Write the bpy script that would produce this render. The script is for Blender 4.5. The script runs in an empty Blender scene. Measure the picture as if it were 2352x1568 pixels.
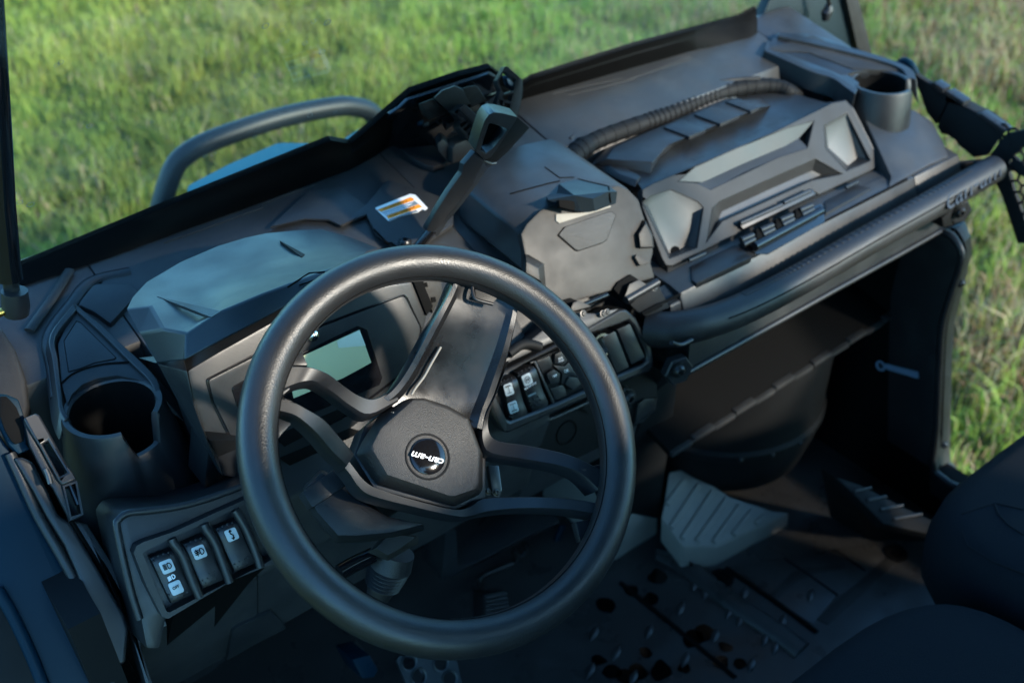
import bpy, bmesh, math, random
import numpy as np
from mathutils import Vector, Matrix
from math import radians, sin, cos, pi

random.seed(7)
rng = np.random.default_rng(7)
scene = bpy.context.scene
COL = scene.collection
V = Vector

# ------------------------------------------------------------------ camera
# x = to the passenger side, y = forward, z = up, metres; the camera is the origin
YAW, PITCH, ROLL = .6624, .6504, .0032
LENS = 38.44
fw = V((sin(YAW)*cos(PITCH), cos(YAW)*cos(PITCH), -sin(PITCH)))
rt0 = V((cos(YAW), -sin(YAW), 0))
dn0 = fw.cross(rt0)
RT = rt0*cos(ROLL) + dn0*sin(ROLL)
DN = dn0*cos(ROLL) - rt0*sin(ROLL)
cam_d = bpy.data.cameras.new('camera')
cam_d.lens = LENS
cam_d.sensor_width = 36
cam_d.clip_start = .02
cam_d.clip_end = 600
cam_d.dof.use_dof = True
cam_d.dof.focus_distance = 1.03
cam_d.dof.aperture_fstop = 4.9
cam_d.dof.aperture_blades = 9
cam = bpy.data.objects.new('camera', cam_d)
COL.objects.link(cam)
M = Matrix((RT, -DN, -fw)).transposed().to_4x4()
cam.matrix_world = M
scene.camera = cam

# ------------------------------------------------------------------ light
SUN_AZ, SUN_EL = radians(156), radians(26)      # azimuth clockwise from straight ahead
world = bpy.data.worlds.new('World')
scene.world = world
world.use_nodes = True
wn = world.node_tree
for n in list(wn.nodes):
    wn.nodes.remove(n)
sky = wn.nodes.new('ShaderNodeTexSky')
sky.sky_type = 'NISHITA'
sky.sun_disc = False
sky.sun_elevation = SUN_EL
sky.sun_rotation = SUN_AZ
sky.air_density = 1.0
sky.dust_density = .6
sky.ozone_density = 1.5
bg = wn.nodes.new('ShaderNodeBackground')
bg.inputs[1].default_value = .15
wo = wn.nodes.new('ShaderNodeOutputWorld')
tint = wn.nodes.new('ShaderNodeMix')            # deep, clear blue evening sky
tint.data_type = 'RGBA'
tint.blend_type = 'MULTIPLY'
tint.inputs[0].default_value = 1
tint.inputs[7].default_value = (.50, .98, 1.22, 1)
wn.links.new(sky.outputs[0], tint.inputs[6])
wn.links.new(tint.outputs[2], bg.inputs[0])
wn.links.new(bg.outputs[0], wo.inputs[0])
sun_d = bpy.data.lights.new('sun', 'SUN')
sun_d.energy = 2.6
sun_d.angle = radians(3.5)
sun_d.color = (1.0, .90, .76)
sun = bpy.data.objects.new('sun', sun_d)
COL.objects.link(sun)
to_sun = V((sin(SUN_AZ)*cos(SUN_EL), cos(SUN_AZ)*cos(SUN_EL), sin(SUN_EL)))
sun.rotation_euler = to_sun.to_track_quat('Z', 'Y').to_euler()
sun.location = to_sun*20
scene.view_settings.view_transform = 'Standard'
scene.view_settings.look = 'None'
scene.view_settings.gamma = 1
scene.view_settings.use_curve_mapping = False
scene.view_settings.exposure = 1.95
scene.render.engine = 'CYCLES'
GROUND = -1.95

# ------------------------------------------------------------------ measuring helpers
F_OV = LENS/36*2352
def ray(p):
    return RT*((p[0]-1176)/F_OV) + DN*((p[1]-784)/F_OV) + fw
def tl(y0, z0, dy, dz):
    """plane holding the cross-car direction through (y0, z0), running along (dy, dz)"""
    return (V((0, y0, z0)), V((0, dz, -dy)).normalized())
def zp(z): return (V((0, 0, z)), V((0, 0, 1)))
def yp(y): return (V((0, y, 0)), V((0, -1, 0)))
def xp(x): return (V((x, 0, 0)), V((-1, 0, 0)))
def off(pl, d):
    n = pl[1] if pl[1].dot(fw) < 0 else -pl[1]
    return (pl[0]+n*d, n)
def nrm(pl):
    return pl[1] if pl[1].dot(fw) < 0 else -pl[1]
def on(p, pl):
    r = ray(p)
    return r*(pl[0].dot(pl[1])/r.dot(pl[1]))
def ons(ps, pl): return [on(p, pl) for p in ps]
def cv(ox, oy, s):
    return lambda *ps: [(ox+s*ps[i], oy+s*ps[i+1]) for i in range(0, len(ps), 2)]
zO_ = cv(0, 0, 1)
zA = cv(0, 490, .3516)
zB = cv(0, 1041.2, .3359)
zC = cv(245, 428.7, .4297)
zD = cv(490, 551.2, .625)
zE = cv(857.5, 122.5, .3905)
zF = cv(1225, 122.5, .3907)
zG = cv(1715, 0, .3515)
zH = cv(1408.7, 367.5, .4688)
zI = cv(1041.2, 612.5, .3125)
zJ = cv(1347.5, 980, .4271)
zK = cv(673.7, 1041.2, .3385)
zL = cv(0, 0, .4167)
zM = cv(673.7, 796.2, .3125)
zN = cv(245, 1133, .1953)
zO = cv(1102.5, 735, .1367)
zP = cv(0, 857.5, .2344)
zQ = cv(857.5, 428.7, .09763)
zR = cv(2082.5, 122.5, .2733)
zS = cv(918.7, 122.5, .1953)

# ------------------------------------------------------------------ materials
MAT = {}
def mat(name, col, rough=.5, spec=.5, metal=0, bump=0, bscale=900, var=0, vscale=18, coat=0, dust=0):
    m = bpy.data.materials.new(name)
    m.use_nodes = True
    nt = m.node_tree
    b = nt.nodes['Principled BSDF']
    b.inputs['Roughness'].default_value = rough
    b.inputs['Metallic'].default_value = metal
    b.inputs['Specular IOR Level'].default_value = spec
    b.inputs['Coat Weight'].default_value = coat
    b.inputs['Coat Roughness'].default_value = .1
    b.inputs['Base Color'].default_value = (*col, 1)
    tc = nt.nodes.new('ShaderNodeNewGeometry')
    if var or dust:
        n = nt.nodes.new('ShaderNodeTexNoise')
        n.inputs['Scale'].default_value = vscale
        n.inputs['Detail'].default_value = 6
        nt.links.new(tc.outputs['Position'], n.inputs['Vector'])
        r = nt.nodes.new('ShaderNodeMapRange')
        r.inputs[1].default_value = .35
        r.inputs[2].default_value = .7
        r.inputs[3].default_value = max(.05, rough-var)
        r.inputs[4].default_value = min(1, rough+var)
        nt.links.new(n.outputs['Fac'], r.inputs[0])
        nt.links.new(r.outputs[0], b.inputs['Roughness'])
        if dust:
            n2 = nt.nodes.new('ShaderNodeTexNoise')
            n2.inputs['Scale'].default_value = 13
            n2.inputs['Detail'].default_value = 14
            n2.inputs['Roughness'].default_value = .72
            nt.links.new(tc.outputs['Position'], n2.inputs['Vector'])
            r2 = nt.nodes.new('ShaderNodeMapRange')
            r2.inputs[1].default_value = .46
            r2.inputs[2].default_value = .78
            r2.inputs[3].default_value = 0
            r2.inputs[4].default_value = dust
            nt.links.new(n2.outputs['Fac'], r2.inputs[0])
            mx = nt.nodes.new('ShaderNodeMix')
            mx.data_type = 'RGBA'
            mx.inputs[6].default_value = (*col, 1)
            mx.inputs[7].default_value = (.135, .13, .12, 1)
            nt.links.new(r2.outputs[0], mx.inputs[0])
            nt.links.new(mx.outputs[2], b.inputs['Base Color'])
    if bump:
        n = nt.nodes.new('ShaderNodeTexVoronoi')
        n.inputs['Scale'].default_value = bscale
        nt.links.new(tc.outputs['Position'], n.inputs['Vector'])
        bp = nt.nodes.new('ShaderNodeBump')
        bp.inputs['Strength'].default_value = bump
        bp.inputs['Distance'].default_value = .0006
        nt.links.new(n.outputs['Distance'], bp.inputs['Height'])
        nt.links.new(bp.outputs['Normal'], b.inputs['Normal'])
    MAT[name] = m
    return m

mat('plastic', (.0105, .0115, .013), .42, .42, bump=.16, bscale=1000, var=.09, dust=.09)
mat('plastic_hood', (.009, .017, .023), .42, .5, bump=.14, bscale=1100, var=.08, dust=.05)  # skylight's blue mixed into the base colour of the hood
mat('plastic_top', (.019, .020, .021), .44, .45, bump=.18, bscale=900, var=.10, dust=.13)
mat('plastic_dark', (.0040, .0045, .005), .68, .18, bump=.08, bscale=1400, var=.05)  # near-black; drum and door footrest carry their shade in this colour
mat('plastic_satin', (.010, .0105, .012), .40, .45, bump=.05, bscale=1200, var=.06, dust=.03)
mat('spoke_gloss', (.006, .0062, .007), .30, .45, bump=.05, bscale=900, var=.12, vscale=30, dust=.04)
mat('plastic_dusty', (.016, .0155, .0145), .56, .3, bump=.18, bscale=900, var=.09, dust=.14)
mat('plastic_frame', (.013, .0135, .014), .56, .32, bump=.12, bscale=1100, var=.06, dust=.06)
mat('plastic_sheen', (.024, .024, .024), .45, .5, bump=.08, bscale=1100, var=.05, dust=.06)  # paler than the frame plastic, to put sun on the pockets into colour
mat('black', (.0025, .0025, .0025), .8, .08)
mat('gloss_black', (.005, .005, .006), .12, .5)
mat('seal_rubber', (.0022, .0022, .0022), .45, .03, var=.05)
mat('rubber', (.010, .010, .011), .5, .4, bump=.35, bscale=800, var=.06, dust=.05)
mat('grip', (.011, .011, .0115), .42, .55, bump=.22, bscale=700, var=.08)
mat('hub_grain', (.014, .0135, .013), .5, .5, bump=.5, bscale=1500, dust=.06)
mat('floor_rubber', (.030, .029, .028), .42, .4, bump=.2, bscale=500, var=.22, vscale=14, dust=.10)
mat('lug', (.03, .03, .03), .36, .6)
mat('wet', (.002, .002, .002), .12, .5)
mat('foot_grey', (.21, .197, .17), .6, .3, bump=.2, bscale=900, var=.1, dust=.45)  # dusty grey raised to carry the warm light on footrest and tunnel front
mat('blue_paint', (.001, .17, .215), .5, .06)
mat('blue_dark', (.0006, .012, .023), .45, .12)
mat('teal_dark', (.004, .012, .016), .5, .35, bump=.1)
mat('bar_steel', (.012, .018, .022), .48, .5, bump=.05, bscale=900)
mat('fabric', (.006, .008, .011), .85, .15, bump=.9, bscale=900)
mat('fabric_side', (.006, .007, .009), .8, .15, bump=.6, bscale=1100)
mat('webbing', (.007, .008, .009), .75, .25, bump=.6, bscale=700)
mat('white', (.75, .75, .73), .5, .4)
mat('icon_white', (.42, .46, .47), .4, .4)
mat('print_white', (.8, .8, .8), .5, .3)
mat('orange', (.85, .27, .02), .5, .4)
mat('label_grey', (.16, .19, .2), .5, .4)
mat('chrome', (.8, .8, .8), .12, .5, metal=1)
mat('steel', (.10, .095, .09), .38, .5, metal=.8)
mat('brass', (.65, .42, .1), .3, .5, metal=1)
mat('bolt', (.03, .03, .03), .3, .5, metal=.6)
mat('tyre', (.012, .012, .012), .8, .3, bump=.5, bscale=200)
mat('lcd', (.66, .62, .36), .3, .3)
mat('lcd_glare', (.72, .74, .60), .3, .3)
mat('print_blue', (.16, .22, .3), .6, .3)

def glass_mat():
    m = bpy.data.materials.new('windshield_glass')
    m.use_nodes = True
    nt = m.node_tree
    for n in list(nt.nodes):
        nt.nodes.remove(n)
    o = nt.nodes.new('ShaderNodeOutputMaterial')
    t = nt.nodes.new('ShaderNodeBsdfTransparent')
    t.inputs[0].default_value = (.93, .97, .96, 1)
    g = nt.nodes.new('ShaderNodeBsdfGlossy')
    g.inputs['Roughness'].default_value = .02
    f = nt.nodes.new('ShaderNodeFresnel')
    gb = nt.nodes.new('ShaderNodeNewGeometry')
    io = nt.nodes.new('ShaderNodeMapRange')          # same reflectance on both faces of the pane
    io.inputs[3].default_value = 1.4
    io.inputs[4].default_value = 1/1.4
    nt.links.new(gb.outputs['Backfacing'], io.inputs[0])
    nt.links.new(io.outputs[0], f.inputs[0])
    mx = nt.nodes.new('ShaderNodeMixShader')
    nt.links.new(f.outputs[0], mx.inputs[0])
    nt.links.new(t.outputs[0], mx.inputs[1])
    nt.links.new(g.outputs[0], mx.inputs[2])
    # thin film of dust and wiped streaks
    d = nt.nodes.new('ShaderNodeBsdfDiffuse')
    d.inputs[0].default_value = (.45, .47, .45, 1)
    ge = nt.nodes.new('ShaderNodeNewGeometry')
    mp = nt.nodes.new('ShaderNodeMapping')
    mp.inputs['Scale'].default_value = (3, 12, 12)
    mp.inputs['Rotation'].default_value = (0, 0, .7)
    no = nt.nodes.new('ShaderNodeTexNoise')
    no.inputs['Scale'].default_value = 2.2
    no.inputs['Detail'].default_value = 8
    r = nt.nodes.new('ShaderNodeMapRange')
    r.inputs[1].default_value = .4
    r.inputs[2].default_value = .8
    r.inputs[3].default_value = .008
    r.inputs[4].default_value = .05
    nt.links.new(ge.outputs['Position'], mp.inputs[0])
    nt.links.new(mp.outputs[0], no.inputs['Vector'])
    nt.links.new(no.outputs['Fac'], r.inputs[0])
    m2 = nt.nodes.new('ShaderNodeMixShader')
    nt.links.new(r.outputs[0], m2.inputs[0])
    nt.links.new(mx.outputs[0], m2.inputs[1])
    nt.links.new(d.outputs[0], m2.inputs[2])
    nt.links.new(m2.outputs[0], o.inputs[0])
    MAT['glass'] = m
glass_mat()

# ------------------------------------------------------------------ mesh helpers
VEH = bpy.data.objects.new('utility_vehicle', None)
COL.objects.link(VEH)
VEH.location = (.815, .2, GROUND)
VEH['label'] = 'side-by-side utility vehicle with black plastic dashboard, round steering wheel and teal blue body'
VEH['category'] = 'utility vehicle'

WORLDPOS = {VEH.name: V(VEH.location)}
def mk(name, verts, faces, m, parent=VEH, sharp=38, bevel=0, seg=2, label=None):
    vs = [V(v) for v in verts]
    lo = V((min(v.x for v in vs), min(v.y for v in vs), min(v.z for v in vs)))
    hi = V((max(v.x for v in vs), max(v.y for v in vs), max(v.z for v in vs)))
    c = (lo+hi)/2
    me = bpy.data.meshes.new(name)
    me.from_pydata([tuple(v-c) for v in vs], [], faces)
    me.validate()
    bm = bmesh.new()
    bm.from_mesh(me)
    bmesh.ops.recalc_face_normals(bm, faces=bm.faces)
    if bevel:
        es = [e for e in bm.edges if len(e.link_faces) == 2 and e.calc_face_angle(0) > radians(28)]
        try:
            bmesh.ops.bevel(bm, geom=es, offset=bevel, segments=seg, affect='EDGES', profile=.6, clamp_overlap=True)
        except Exception:
            pass
    bm.to_mesh(me)
    bm.free()
    me.polygons.foreach_set('use_smooth', [True]*len(me.polygons))
    me.set_sharp_from_angle(angle=radians(sharp))
    if isinstance(m, str):
        m = MAT[m]
    me.materials.append(m)
    o = bpy.data.objects.new(name, me)
    COL.objects.link(o)
    WORLDPOS[o.name] = c
    if parent is not None:
        o.parent = parent
        o.location = c - WORLDPOS[parent.name]
    else:
        o.location = c
    if label:
        o['label'] = label
    return o

def loft(rings, cap0=True, cap1=True, closed=True):
    n = len(rings[0])
    vs = [v for r in rings for v in r]
    fs = []
    for i in range(len(rings)-1):
        for j in range(n if closed else n-1):
            k = (j+1) % n
            fs.append((i*n+j, i*n+k, (i+1)*n+k, (i+1)*n+j))
    if cap0:
        fs.append(tuple(range(n-1, -1, -1)))
    if cap1:
        fs.append(tuple(range((len(rings)-1)*n, len(rings)*n)))
    return vs, fs

def slab(name, pts, vec, m, parent=VEH, bevel=.0015, **k):
    vec = V(vec)
    vs, fs = loft([pts, [p+vec for p in pts]])
    return mk(name, vs, fs, m, parent, bevel=bevel, **k)

def pslab(name, px, pl, depth, m, parent=VEH, bevel=.0015, lift=0, **k):
    """polygon seen on a plane, extruded away from the viewer along the plane normal"""
    pl = off(pl, lift)
    return slab(name, ons(px, pl), -nrm(pl)*depth, m, parent, bevel, **k)

def frust(name, base, pb, top, pt, m, parent=VEH, bevel=.0012, **k):
    vs, fs = loft([ons(base, pb), ons(top, pt)])
    return mk(name, vs, fs, m, parent, bevel=bevel, **k)

def fill_loops(loops):
    """flat face with holes"""
    bm = bmesh.new()
    es = []
    for lp in loops:
        vv = [bm.verts.new(p) for p in lp]
        for i in range(len(vv)):
            es.append(bm.edges.new((vv[i], vv[(i+1) % len(vv)])))
    bmesh.ops.triangle_fill(bm, edges=es, use_beauty=True, use_dissolve=False)
    bm.verts.index_update()
    vs = [v.co.copy() for v in bm.verts]
    fs = [[v.index for v in f.verts] for f in bm.faces]
    bm.free()
    return vs, fs

def plate(name, outer, holes, vec, m, parent=VEH, inner_vecs=None, back=True, **k):
    vec = V(vec)
    loops = [outer]+holes
    vs, fs = fill_loops(loops)
    nv = len(vs)
    idx = []
    c = 0
    for lp in loops:
        idx.append(list(range(c, c+len(lp))))
        c += len(lp)
    b0 = len(vs)
    vs += [v+vec for v in vs[:nv]]
    if back:
        fs = fs+[[i+b0 for i in f][::-1] for f in fs]
    for lp in idx:
        for i in range(len(lp)):
            a, b = lp[i], lp[(i+1) % len(lp)]
            fs.append([a, b, b+b0, a+b0])
    return mk(name, vs, fs, m, parent, **k)

def spline(pts, n=8, closed=False):
    pts = [V(p) for p in pts]
    out = []
    N = len(pts)
    rng_ = range(N if closed else N-1)
    for i in rng_:
        p0 = pts[(i-1) % N] if (closed or i > 0) else pts[0]*2-pts[1]
        p1 = pts[i]
        p2 = pts[(i+1) % N]
        p3 = pts[(i+2) % N] if (closed or i+2 < N) else pts[-1]*2-pts[-2]
        for j in range(n):
            t = j/n
            out.append(.5*((2*p1)+(p2-p0)*t+(2*p0-5*p1+4*p2-p3)*t*t+(3*p1-p0-3*p2+p3)*t**3))
    if not closed:
        out.append(pts[-1])
    return out

def sp2(px, n=4, closed=True):
    return [(v.x, v.y) for v in spline([(p[0], p[1], 0) for p in px], n, closed)]

def rnd(px, r=.25, n=3):
    """round the corners of a pixel polygon by a share of the shorter side"""
    out = []
    N = len(px)
    for i in range(N):
        a = V((*px[i-1], 0)); b = V((*px[i], 0)); c = V((*px[(i+1) % N], 0))
        d = min((a-b).length, (c-b).length)*r
        p = b+(a-b).normalized()*d
        q = b+(c-b).normalized()*d
        for j in range(n+1):
            t = j/n
            v = p*(1-t)**2+b*2*t*(1-t)+q*t*t
            out.append((v.x, v.y))
    return out

def tube_vf(pts, rad, seg=12, flat=1.0, up=V((0, 0, 1)), cap=True):
    pts = [V(p) for p in pts]
    rads = rad if isinstance(rad, (list, tuple)) else [rad]*len(pts)
    rings = []
    u = None
    for i, p in enumerate(pts):
        t = (pts[min(i+1, len(pts)-1)]-pts[max(i-1, 0)]).normalized()
        if u is None:
            u = up - t*up.dot(t)
            if u.length < 1e-3:
                u = V((1, 0, 0)) - t*t.x
        else:
            u = u - t*u.dot(t)
        u.normalize()
        w = t.cross(u)
        rings.append([p+(u*cos(a)*flat+w*sin(a))*rads[i] for a in [2*pi*j/seg for j in range(seg)]])
    return loft(rings, cap, cap)

def tube(name, pts, rad, m, parent=VEH, seg=12, flat=1.0, up=V((0, 0, 1)), **k):
    vs, fs = tube_vf(pts, rad, seg, flat, up)
    return mk(name, vs, fs, m, parent, **k)

def frame_of(n):
    n = V(n).normalized()
    a = V((1, 0, 0)) if abs(n.x) < .8 else V((0, 1, 0))
    u = (a-n*a.dot(n)).normalized()
    return u, n.cross(u), n

def circ(c, n, r, seg=24, a0=0):
    u, v, n = frame_of(n)
    return [V(c)+u*r*cos(a0+2*pi*i/seg)+v*r*sin(a0+2*pi*i/seg) for i in range(seg)]

def lathe(name, c, n, prof, m, parent=VEH, seg=24, cap0=True, cap1=True, **k):
    """prof: list of (radius, height along n)"""
    n = V(n).normalized()
    rings = [circ(V(c)+n*h, n, r, seg) for r, h in prof]
    vs, fs = loft(rings, cap0, cap1)
    return mk(name, vs, fs, m, parent, **k)

def joinm(parts):
    vs, fs = [], []
    for v, f in parts:
        b = len(vs)
        vs += list(v)
        fs += [[i+b for i in q] for q in f]
    return vs, fs

def bolt(c, n, r, parent=VEH, m='bolt', name='bolt'):
    """button head bolt with a recessed socket"""
    n = V(n).normalized()
    prof = [(r*1.25, 0), (r*1.25, r*.18), (r, r*.2), (r*.92, r*.5), (r*.6, r*.75), (r*.38, r*.75), (r*.34, r*.3)]
    return lathe(name, c, n, prof, m, parent, seg=14)

def box_vf(c, ax, ay, az):
    c = V(c)
    pts = [c+ax*i+ay*j+az*k for k in (-1, 1) for (i, j) in ((-1, -1), (1, -1), (1, 1), (-1, 1))]
    return pts, [(3, 2, 1, 0), (4, 5, 6, 7), (0, 1, 5, 4), (1, 2, 6, 5), (2, 3, 7, 6), (3, 0, 4, 7)]

def text_vf(body, origin, wvec, hvec, extr=.0006, bold=0.0, shear=0.0):
    cu = bpy.data.curves.new('lettering', 'FONT')
    cu.body = body
    cu.size = 1
    cu.extrude = .5
    cu.offset = bold
    cu.shear = shear
    cu.resolution_u = 3
    o = bpy.data.objects.new('lettering_source', cu)
    COL.objects.link(o)
    dg = bpy.context.evaluated_depsgraph_get()
    me = o.evaluated_get(dg).to_mesh()
    vs = [v.co.copy() for v in me.vertices]
    fs = [list(p.vertices) for p in me.polygons]
    o.evaluated_get(dg).to_mesh_clear()
    bpy.data.objects.remove(o)
    bpy.data.curves.remove(cu)
    x0 = min(v.x for v in vs); x1 = max(v.x for v in vs)
    y0 = min(v.y for v in vs); y1 = max(v.y for v in vs)
    wvec = V(wvec); hvec = V(hvec)
    n = wvec.cross(hvec).normalized()
    out = [V(origin)+wvec*((v.x-x0)/(x1-x0))+hvec*((v.y-y0)/(y1-y0))+n*(v.z*extr) for v in vs]
    return out, fs

def ptext(name, body, o, w, h, pl, m, parent, lift=.0004, extr=.0005, bold=0, shear=0):
    """text whose lower-left, lower-right and upper-left corners are seen at o, w, h on a plane"""
    pl = off(pl, lift)
    O, W, H = on(o, pl), on(w, pl), on(h, pl)
    vs, fs = text_vf(body, O, W-O, H-O, extr, bold, shear)
    return mk(name, vs, fs, m, parent, sharp=30)

def stroke_vf(pts, n, w, closed=False, th=.0003):
    pts = [V(p) for p in pts]
    N = len(pts)
    vs, fs = [], []
    for i, p in enumerate(pts):
        a = pts[i-1] if (i > 0 or closed) else p
        b = pts[(i+1) % N] if (i < N-1 or closed) else p
        t = (b-a).normalized()
        s = t.cross(n).normalized()*w/2
        vs += [p+s+n*th, p-s+n*th]
    for i in range(N if closed else N-1):
        k = (i+1) % N
        fs.append([2*i, 2*i+1, 2*k+1, 2*k])
    return vs, fs

def ribbon(name, up, lo, hs, thick, m, parent, base_plane, crown=.003, inset=.2, n=None, sub=4, **k):
    """bar whose visible front is bounded by two pixel polylines; hs = height over the base plane"""
    P = []
    for u, l, h in zip(up, lo, hs):
        pl = off(base_plane, h)
        P.append((on(u, pl), on(l, pl)))
    U = spline([p[0] for p in P], sub)
    L = spline([p[1] for p in P], sub)
    nn = nrm(base_plane)
    rings = []
    for a, b in zip(U, L):
        d = b-a
        rings.append([a-nn*thick, a-nn*thick*.25, a+d*.06+nn*0, a+d*inset+nn*crown, b-d*inset+nn*crown, b-d*.06, b-nn*thick*.25, b-nn*thick,
                      b-d*.3-nn*thick*.9, a+d*.3-nn*thick*.9])
    vs, fs = loft(rings)
    return mk(name, vs, fs, m, parent, sharp=36, **k)

def empty_part(name, loc, parent=VEH, label=None):
    o = bpy.data.objects.new(name, None)
    COL.objects.link(o)
    o.parent = parent
    o.location = V(loc)-WORLDPOS[parent.name]
    WORLDPOS[o.name] = V(loc)
    if label:
        o['label'] = label
    return o

from mathutils.bvhtree import BVHTree
BVH = {}
def hit(o, p):
    """point where the sight line through a pixel meets an object already built"""
    if o.name not in BVH:
        c = WORLDPOS[o.name]
        BVH[o.name] = BVHTree.FromPolygons([v.co+c for v in o.data.vertices], [list(q.vertices) for q in o.data.polygons])
    d = ray(p).normalized()
    loc, n, i, dist = BVH[o.name].ray_cast(V((0, 0, 0)), d, 20)
    return loc, n
def groove(name, o, px, r, m='black', parent=None, n=6):
    """thin line lying on an object's surface"""
    pts = []
    for i in range(len(px)-1):
        for k in range(n):
            t = k/n
            h = hit(o, (px[i][0]*(1-t)+px[i+1][0]*t, px[i][1]*(1-t)+px[i+1][1]*t))
            if h[0] is not None:
                pts.append(h[0])
    h = hit(o, px[-1])
    if h[0] is not None:
        pts.append(h[0])
    if len(pts) > 2:
        return tube(name, pts, r, m, parent or o, seg=6)
# ================================================================== the field
def ground_mat():
    m = bpy.data.materials.new('meadow_soil')
    m.use_nodes = True
    nt = m.node_tree
    b = nt.nodes['Principled BSDF']
    b.inputs['Roughness'].default_value = .95
    b.inputs['Specular IOR Level'].default_value = .1
    g = nt.nodes.new('ShaderNodeNewGeometry')
    n = nt.nodes.new('ShaderNodeTexNoise')
    n.inputs['Scale'].default_value = 6
    n.inputs['Detail'].default_value = 10
    nt.links.new(g.outputs['Position'], n.inputs['Vector'])
    r = nt.nodes.new('ShaderNodeValToRGB')
    r.color_ramp.elements[0].color = (.035, .055, .016, 1)
    r.color_ramp.elements[0].position = .35
    r.color_ramp.elements[1].color = (.10, .105, .04, 1)
    r.color_ramp.elements[1].position = .7
    nt.links.new(n.outputs['Fac'], r.inputs[0])
    nt.links.new(r.outputs[0], b.inputs['Base Color'])
    return m
gm = ground_mat()
S = 250
g = mk('ground', [(-S, -S, GROUND), (S, -S, GROUND), (S, S, GROUND), (-S, S, GROUND)], [(0, 1, 2, 3)], gm, None)
g['kind'] = 'structure'

def grass_mat():
    m = bpy.data.materials.new('grass_blades')
    m.use_nodes = True
    nt = m.node_tree
    b = nt.nodes['Principled BSDF']
    b.inputs['Roughness'].default_value = .5
    b.inputs['Specular IOR Level'].default_value = .25
    a = nt.nodes.new('ShaderNodeAttribute')
    a.attribute_name = 'blade_colour'
    nt.links.new(a.outputs['Color'], b.inputs['Base Color'])
    tr = nt.nodes.new('ShaderNodeBsdfTranslucent')
    nt.links.new(a.outputs['Color'], tr.inputs[0])
    mx = nt.nodes.new('ShaderNodeMixShader')
    mx.inputs[0].default_value = .5
    o = nt.nodes['Material Output']
    nt.links.new(b.outputs[0], mx.inputs[1])
    nt.links.new(tr.outputs[0], mx.inputs[2])
    nt.links.new(mx.outputs[0], o.inputs[0])
    return m

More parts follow.
